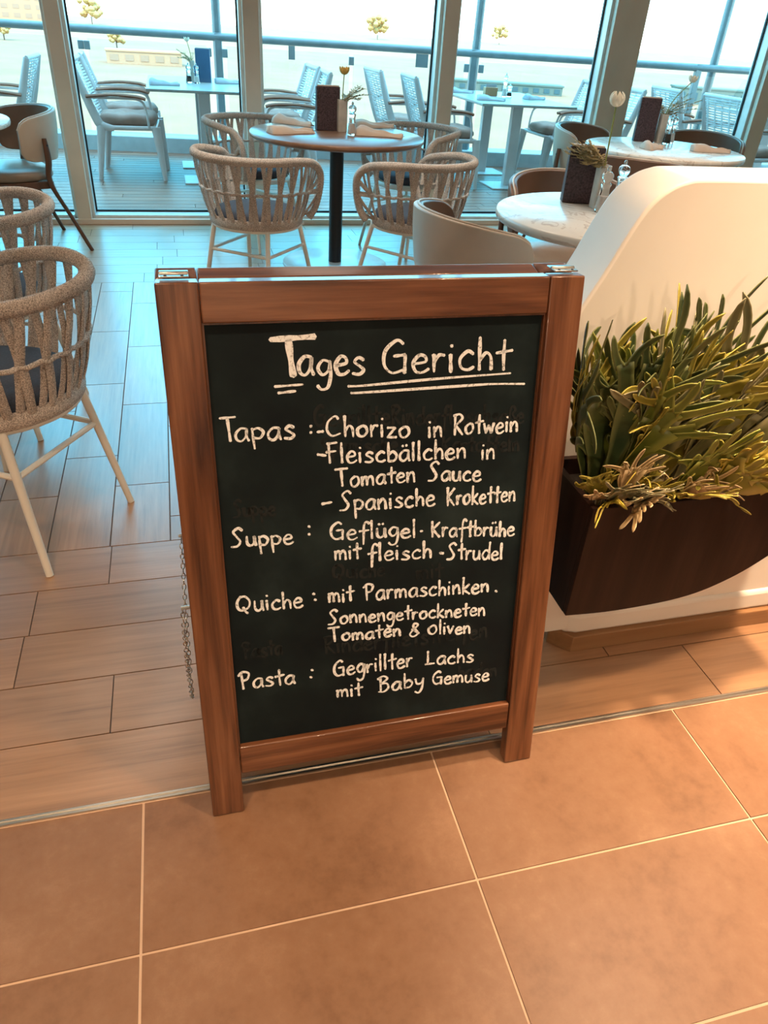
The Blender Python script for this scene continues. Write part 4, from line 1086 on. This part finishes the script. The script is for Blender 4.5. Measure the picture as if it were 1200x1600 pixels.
# spreader chain hanging beside the near stile
mb = MB()
cp = crom([(-0.355, 0.985 + 0.028 - 1.06, 0.447), (-0.359, 1.030 - 1.06, 0.33), (-0.362, 1.065 - 1.06, 0.20), (-0.362, 1.090 - 1.06, 0.135), (-0.362, 1.115 - 1.06, 0.17), (-0.358, 1.17 - 1.06, 0.31), (-0.352, 1.232 - 1.06, 0.447)], 16)
acc = 0; last = cp[0]; link = 0
for i in range(1, len(cp)):
    d = cp[i] - last
    if d.length < 0.0082: continue
    c = (cp[i] + last) / 2; tdir = d.normalized(); a_ = Vector((1, 0, 0)) if link % 2 else tdir.cross(Vector((1, 0, 0)))
    a_ = (a_ - tdir * a_.dot(tdir)).normalized()
    mb.tube([c + tdir * (0.0062 * math.cos(2 * PI * k / 10)) + a_ * (0.0036 * math.sin(2 * PI * k / 10)) for k in range(10)], 0.0011, 5, closed=True)
    last = cp[i]; link += 1
mb.build('spreader_chain', M['steel'], sg, angle=80)
for y_ in (0.985 + 0.028, 1.232): MB().tube([(-0.341, y_ - 1.06, 0.450), (-0.357, y_ - 1.06, 0.449)], 0.0035, 8).build('chain_screw', M['steel'], sg)

# handwriting: every letter is drawn with chalk strokes
GL = {
'a': (0.95, [[(.85, .95), (.45, 1), (.1, .6), (.15, .15), (.45, 0), (.75, .35), (.85, .95)], [(.85, .95), (.82, .4), (.95, 0)]]),
'b': (0.9, [[(.1, 1.9), (.12, 1), (.15, .05)], [(.13, .65), (.5, 1), (.85, .6), (.65, .1), (.15, .05)]]),
'c': (0.85, [[(.8, .85), (.5, 1), (.12, .6), (.2, .12), (.55, 0), (.85, .15)]]),
'd': (0.95, [[(.85, .85), (.45, 1), (.1, .5), (.3, 0), (.65, .1), (.85, .6)], [(.9, 1.9), (.86, .8), (.92, 0)]]),
'e': (0.88, [[(.12, .5), (.72, .62), (.7, .92), (.4, 1), (.1, .55), (.25, .05), (.6, 0), (.9, .2)]]),
'f': (0.8, [[(.9, 1.7), (.65, 1.9), (.45, 1.5), (.42, .4), (.40, -.6)], [(.05, .85), (.85, .98)]]),
'g': (0.9, [[(.8, .9), (.4, 1), (.1, .55), (.35, .12), (.7, .35), (.82, .95)], [(.82, .95), (.85, .1), (.68, -.65), (.3, -.8), (.05, -.55)]]),
'h': (0.85, [[(.1, 1.9), (.12, .9), (.15, 0)], [(.15, .55), (.45, 1), (.72, .75), (.78, 0)]]),
'i': (0.35, [[(.12, 1), (.17, 0)], [(.14, 1.45), (.19, 1.52)]]),
'k': (0.85, [[(.1, 1.9), (.14, 0)], [(.75, 1.1), (.17, .5)], [(.17, .5), (.85, 0)]]),
'l': (0.35, [[(.12, 1.9), (.14, .9), (.18, 0)]]),
'm': (1.3, [[(.08, 1), (.12, 0)], [(.12, .6), (.35, 1), (.55, .8), (.58, .05)], [(.58, .6), (.85, 1), (1.1, .8), (1.18, 0)]]),
'n': (0.9, [[(.08, 1), (.14, 0)], [(.14, .55), (.45, 1), (.7, .8), (.8, 0)]]),
'o': (0.95, [[(.5, 1), (.12, .65), (.2, .12), (.55, 0), (.88, .4), (.78, .9), (.5, 1)]]),
'p': (0.92, [[(.1, 1), (.14, .2), (.2, -.75)], [(.1, .85), (.5, 1), (.85, .65), (.6, .15), (.15, .2)]]),
'r': (0.68, [[(.1, 1), (.14, 0)], [(.14, .5), (.35, .95), (.65, .95)]]),
's': (0.82, [[(.75, .85), (.45, 1), (.2, .75), (.5, .5), (.75, .25), (.5, 0), (.08, .06)]]),
't': (0.72, [[(.4, 1.75), (.4, .8), (.45, 0)], [(.0, 1.0), (.85, 1.15)]]),
'u': (0.9, [[(.1, 1), (.12, .25), (.4, 0), (.7, .3), (.75, 1)], [(.75, 1), (.85, 0)]]),
'v': (0.8, [[(.05, 1), (.35, 0)], [(.35, 0), (.75, 1)]]),
'w': (1.15, [[(.05, 1), (.3, 0)], [(.3, 0), (.55, .8)], [(.55, .8), (.85, 0)], [(.85, 0), (1.1, 1)]]),
'y': (0.85, [[(.1, 1), (.25, .4), (.65, .4), (.82, .95)], [(.85, 1), (.75, -.2), (.45, -.8), (.1, -.6)]]),
'z': (0.85, [[(.1, .92), (.75, .95)], [(.75, .95), (.1, .05)], [(.1, .05), (.85, .08)]]),
'ß': (0.85, [[(.1, -.5), (.15, 1.4), (.5, 1.8), (.75, 1.4), (.45, .95), (.8, .4), (.4, 0)]]),
'T': (1.25, [[(0, 1.85), (1.2, 1.92)], [(.58, 1.85), (.7, 0)]]),
'C': (1.25, [[(1, 1.6), (.75, 1.85), (.2, 1.3), (.12, .5), (.5, 0), (1.15, .25)]]),
'R': (1.15, [[(.25, 1.8), (.3, 0)], [(.1, 1.75), (.7, 1.9), (1.0, 1.5), (.35, .9)], [(.35, .9), (1.1, 0)]]),
'F': (1.05, [[(.25, 1.8), (.35, 0)], [(.12, 1.75), (.95, 1.85)], [(.05, 1.0), (.85, 1.08)]]),
'S': (1.1, [[(1.0, 1.6), (.7, 1.85), (.25, 1.5), (.5, 1.0), (.78, .5), (.5, .05), (0, 0)]]),
'K': (1.1, [[(.1, 1.85), (.2, 0)], [(.95, 1.75), (.2, .9)], [(.2, .9), (1.0, 0)]]),
'G': (1.25, [[(1, 1.65), (.7, 1.85), (.2, 1.3), (.15, .5), (.5, .02), (1.0, .15)], [(.58, .97), (1.1, 1.02)], [(1.1, 1.02), (1.08, -.03)]]),
'Q': (1.4, [[(.45, 1.75), (.1, 1.1), (.15, .4), (.55, .15), (1.1, .5), (1.2, 1.2), (.8, 1.7), (.35, 1.6)], [(.6, .5), (.8, 0), (1.0, -.2)]]),
'P': (1.1, [[(.28, 1.75), (.38, 0)], [(.0, 1.5), (.4, 1.9), (.95, 1.7), (.8, 1.1), (.35, .9)]]),
'O': (1.2, [[(.6, 1.2), (.1, .7), (.25, .1), (.7, 0), (1.05, .5), (.9, 1.1), (.6, 1.2)]]),
'L': (1.1, [[(.3, 1.75), (.32, .12)], [(.05, .05), (1.0, .14)]]),
'B': (1.15, [[(.25, 1.8), (.3, 0)], [(.0, 1.6), (.5, 1.9), (.9, 1.55), (.3, 1.0)], [(.3, 1.0), (.85, .95), (1.0, .4), (.6, 0), (.1, .05)]]),
'&': (1.1, [[(1.0, .35), (.5, 1.3), (.6, 1.75), (.9, 1.5), (.4, .8), (.2, .3), (.5, 0), (.9, .4), (.35, 1.0)]]),
}
GL['ä'] = (GL['a'][0], GL['a'][1] + [[(.3, 1.38), (.33, 1.5)], [(.62, 1.42), (.65, 1.54)]])
GL['ü'] = (GL['u'][0], GL['u'][1] + [[(.25, 1.38), (.28, 1.5)], [(.58, 1.42), (.61, 1.54)]])
def stroke(mb, pts, w_, y_, seed):
    """a flat chalk mark of slightly changing width on the board"""
    r_ = random.Random(seed)
    P = [Vector((p[0], p[1])) for p in pts]
    n = len(P); L_ = []; R_ = []
    w0 = w_ * (0.85 + 0.3 * r_.random()); w1 = w_ * (0.70 + 0.4 * r_.random())
    for i in range(n):
        d = (P[min(i + 1, n - 1)] - P[max(i - 1, 0)])
        d = d.normalized() if d.length > 1e-9 else Vector((1, 0))
        k = i / max(1, n - 1)
        ww = (w0 + (w1 - w0) * k) * (1 + 0.18 * math.sin(9 * k + seed)) / 2
        ww *= 1.0 + 0.15 * abs(d.y)
        nn = Vector((-d.y, d.x))
        L_.append(P[i] + nn * ww); R_.append(P[i] - nn * ww)
    d0 = (P[0] - P[1]).normalized() * w_ * 0.35; d1 = (P[-1] - P[-2]).normalized() * w_ * 0.35
    ring = [P[0] + d0] + L_ + [P[-1] + d1] + R_[::-1]
    o = len(mb.v); m = len(ring)
    th = 0.0005
    mb.v += [(p.x, y_ - th, p.y) for p in ring] + [(p.x, y_ + 0.0002, p.y) for p in ring]
    F = [(o, o + 1, o + m - 1)]
    for i in range(n - 1): F.append((o + 1 + i, o + 2 + i, o + m - 2 - i, o + m - 1 - i))
    F.append((o + n, o + n + 1, o + n + 2))
    mb.f += F
    for i in range(m):
        j = (i + 1) % m; mb.f.append((o + i, o + j, o + m + j, o + m + i))
def write(mb, text, x0, y0, x1, y1, xh, w_, yoff, seed, slant=0.0):
    """words along a line from (x0, y0) to (x1, y1) on the board, millimetres"""
    tot = sum(GL[c][0] for c in text) + 0.16 * (len(text) - 1)
    sx = (x1 - x0) / (tot - 0.05); x = 0.0
    r_ = random.Random(seed)
    for q, c in enumerate(text):
        gw, st = GL[c]
        jy = (r_.random() - 0.5) * 0.14; js = 0.94 + 0.14 * r_.random()
        for k, s_ in enumerate(st):
            pts = []
            for (gx, gy) in s_:
                X = x0 + (x + gx) * sx + slant * gy * xh
                base = y0 + (y1 - y0) * ((X - x0) / (x1 - x0))
                pts.append((X / 1000, (base + (gy * js + jy) * xh) / 1000, 0))
            c2 = crom(pts, 7) if len(pts) > 2 else [Vector(pts[0]).lerp(Vector(pts[1]), t_ / 5) for t_ in range(6)]
            stroke(mb, [(p.x, p.y) for p in c2], w_, yoff, seed * 37 + q * 5 + k)
        x += gw + 0.16
YB_ = 0.0139
LINES = [
('chalk_heading', 'h', [("ages",202.7,869.2,310.7,867.1,27.4), ("G",339.1,867.9,383.7,867.9,28.2), ("ericht",390.3,867.6,562.5,862.8,29.5)], [[(162.5,928.2),(232.1,930.6)],[(190.3,926.5),(192.7,898.0),(195.9,869.9)],[(165.5,854.6),(210.4,855.7)],[(170.6,844.0),(198.3,845.6)],[(284.3,849.1),(312.2,848.8),(433.0,853.7),(568.3,857.0)],[(289.0,837.6),(312.2,837.3),(481.1,839.4),(537.2,839.8),(595.9,837.1)]]),
('chalk_line', 't', [("T",76.4,769.8,100.6,769.1,20.5), ("apas",97.3,768.3,193.6,767.9,20.5)], [[(220.6,786.6),(222.2,785.2)],[(220.3,775.9),(221.9,774.2)]]),
('chalk_line', 't', [("Chorizo",245.7,766.5,389.8,754.1,19.5), ("in",423.1,752.3,448.7,752.2,18.4), ("Rotwein",467.4,753.2,590.1,751.8,18.5)], [[(231.8,775.2),(241.6,775.6)]]),
('chalk_line', 't', [("Fleiscbällchen",244.7,719.3,494.7,708.8,18.4), ("in",524.2,702.9,549.8,703.3,17.1)], [[(231.0,736.3),(245.0,733.3)]]),
('chalk_line', 't', [("Tomaten",260.0,675.1,402.3,672.0,17.2), ("Sauce",427.2,671.1,525.6,663.7,18.1)], []),
('chalk_line', 't', [("Spanische",267.5,630.2,439.8,623.1,18.3), ("Kroketten",463.0,620.9,597.0,616.8,17.8)], [[(236.3,645.9),(253.1,647.7)]]),
('chalk_line', 't', [("Suppe",78.6,581.1,182.7,575.4,18.0)], [[(211.8,606.7),(213.9,604.6)],[(211.3,592.0),(213.5,590.1)]]),
('chalk_line', 't', [("Geflügel",248.3,576.8,406.6,564.3,18.0), ("Kraftbrühe",436.0,562.4,600.7,544.9,17.6)], [[(416.0,574.9),(419.6,575.0)]]),
('chalk_line', 't', [("mit",256.3,535.3,302.5,532.3,16.8), ("fleisch",316.8,524.1,437.6,518.9,18.2), ("Strudel",469.3,511.1,581.0,497.7,17.6)], [[(454.8,526.4),(461.9,524.5)]]),
('chalk_line', 't', [("Quiche",78.5,452.0,195.0,446.1,19.0)], [[(215.7,471.9),(218.5,470.2)],[(218.2,459.6),(221.1,457.9)]]),
('chalk_line', 't', [("mit",243.4,450.1,289.0,446.0,17.4), ("Parmaschinken",309.0,445.3,557.7,429.3,18.3)], [[(573.0,430.4),(575.9,427.6)]]),
('chalk_line', 't', [("Sonnengetrockneten",242.4,403.7,554.0,377.9,16.2)], []),
('chalk_line', 't', [("Tomaten",241.6,364.5,382.3,356.9,16.0), ("&",397.0,351.7,420.3,351.0,16.5), ("Oliven",437.3,351.4,525.4,340.8,16.0)], []),
('chalk_line', 't', [("Pasta",71.7,286.9,174.6,283.1,20.0)], [[(207.8,307.4),(210.8,305.5)],[(204.9,291.8),(207.9,289.8)]]),
('chalk_line', 't', [("Gegrillter",249.3,284.8,406.6,281.8,19.2), ("Lachs",433.7,281.7,536.1,269.1,17.5)], []),
('chalk_line', 't', [("mit",255.4,233.9,304.0,229.5,17.2), ("Baby",337.8,231.0,430.7,229.8,18.3), ("Gemuse",450.4,229.4,572.8,217.9,17.3)], []),
]
sd_n = 1
for nm, kind, words, marks in LINES:
    for wd in words:
        sd_n += 1
        mb = MB()
        write(mb, wd[0], wd[1], wd[2], wd[3], wd[4], wd[5], 0.0040 if kind == 't' else 0.0050, YB_, sd_n)
        mb.build('chalk_word' if kind == 't' else 'chalk_heading', M['chalk'], bd, smooth=False)
    for s_ in marks:
        sd_n += 1
        mb = MB()
        p3 = [(x / 1000, y_ / 1000, 0) for x, y_ in s_]
        c2 = crom(p3, 6) if len(p3) > 2 else [Vector(p3[0]).lerp(Vector(p3[1]), t_ / 5) for t_ in range(6)]
        wv = 0.0046
        if kind == 'h': wv = 0.0085 if s_[0][1] > 900 else 0.0042
        stroke(mb, [(p.x, p.y) for p in c2], wv, YB_, sd_n)
        mb.build('chalk_mark', M['chalk'], bd, smooth=False)
GHOST = [("Gegrillte",225.9,786.5,354.3,780.2,17.3), ("Rinderfleischsoße",356.5,779.0,599.7,767.6,16.7), ("Spanische",235.3,735.9,368.6,730.3,15.7), ("Kartoffeln",449.9,724.1,595.8,715.5,15.3), ("Suppe",86.1,636.5,155.4,631.8,16.2),
 ("mit",410.3,476.5,460.8,474.1,17.6), ("Rinderfiletstreifen",231.3,339.0,561.7,324.7,19.9), ("Quiche",252.6,496.8,348.3,491.2,17.0), ("baden",505.4,235.3,589.7,228.5,17.4), ("Pasta",83.1,352.1,153.4,351.8,17.9)]
for wd in GHOST:
    sd_n += 1
    mb = MB()
    write(mb, wd[0], wd[1], wd[2], wd[3], wd[4], wd[5], 0.0046, 0.01396, sd_n)
    mb.build('wiped_chalk_word', M['chalk_ghost'], bd, smooth=False, label='faint wiped chalk traces of an older menu')
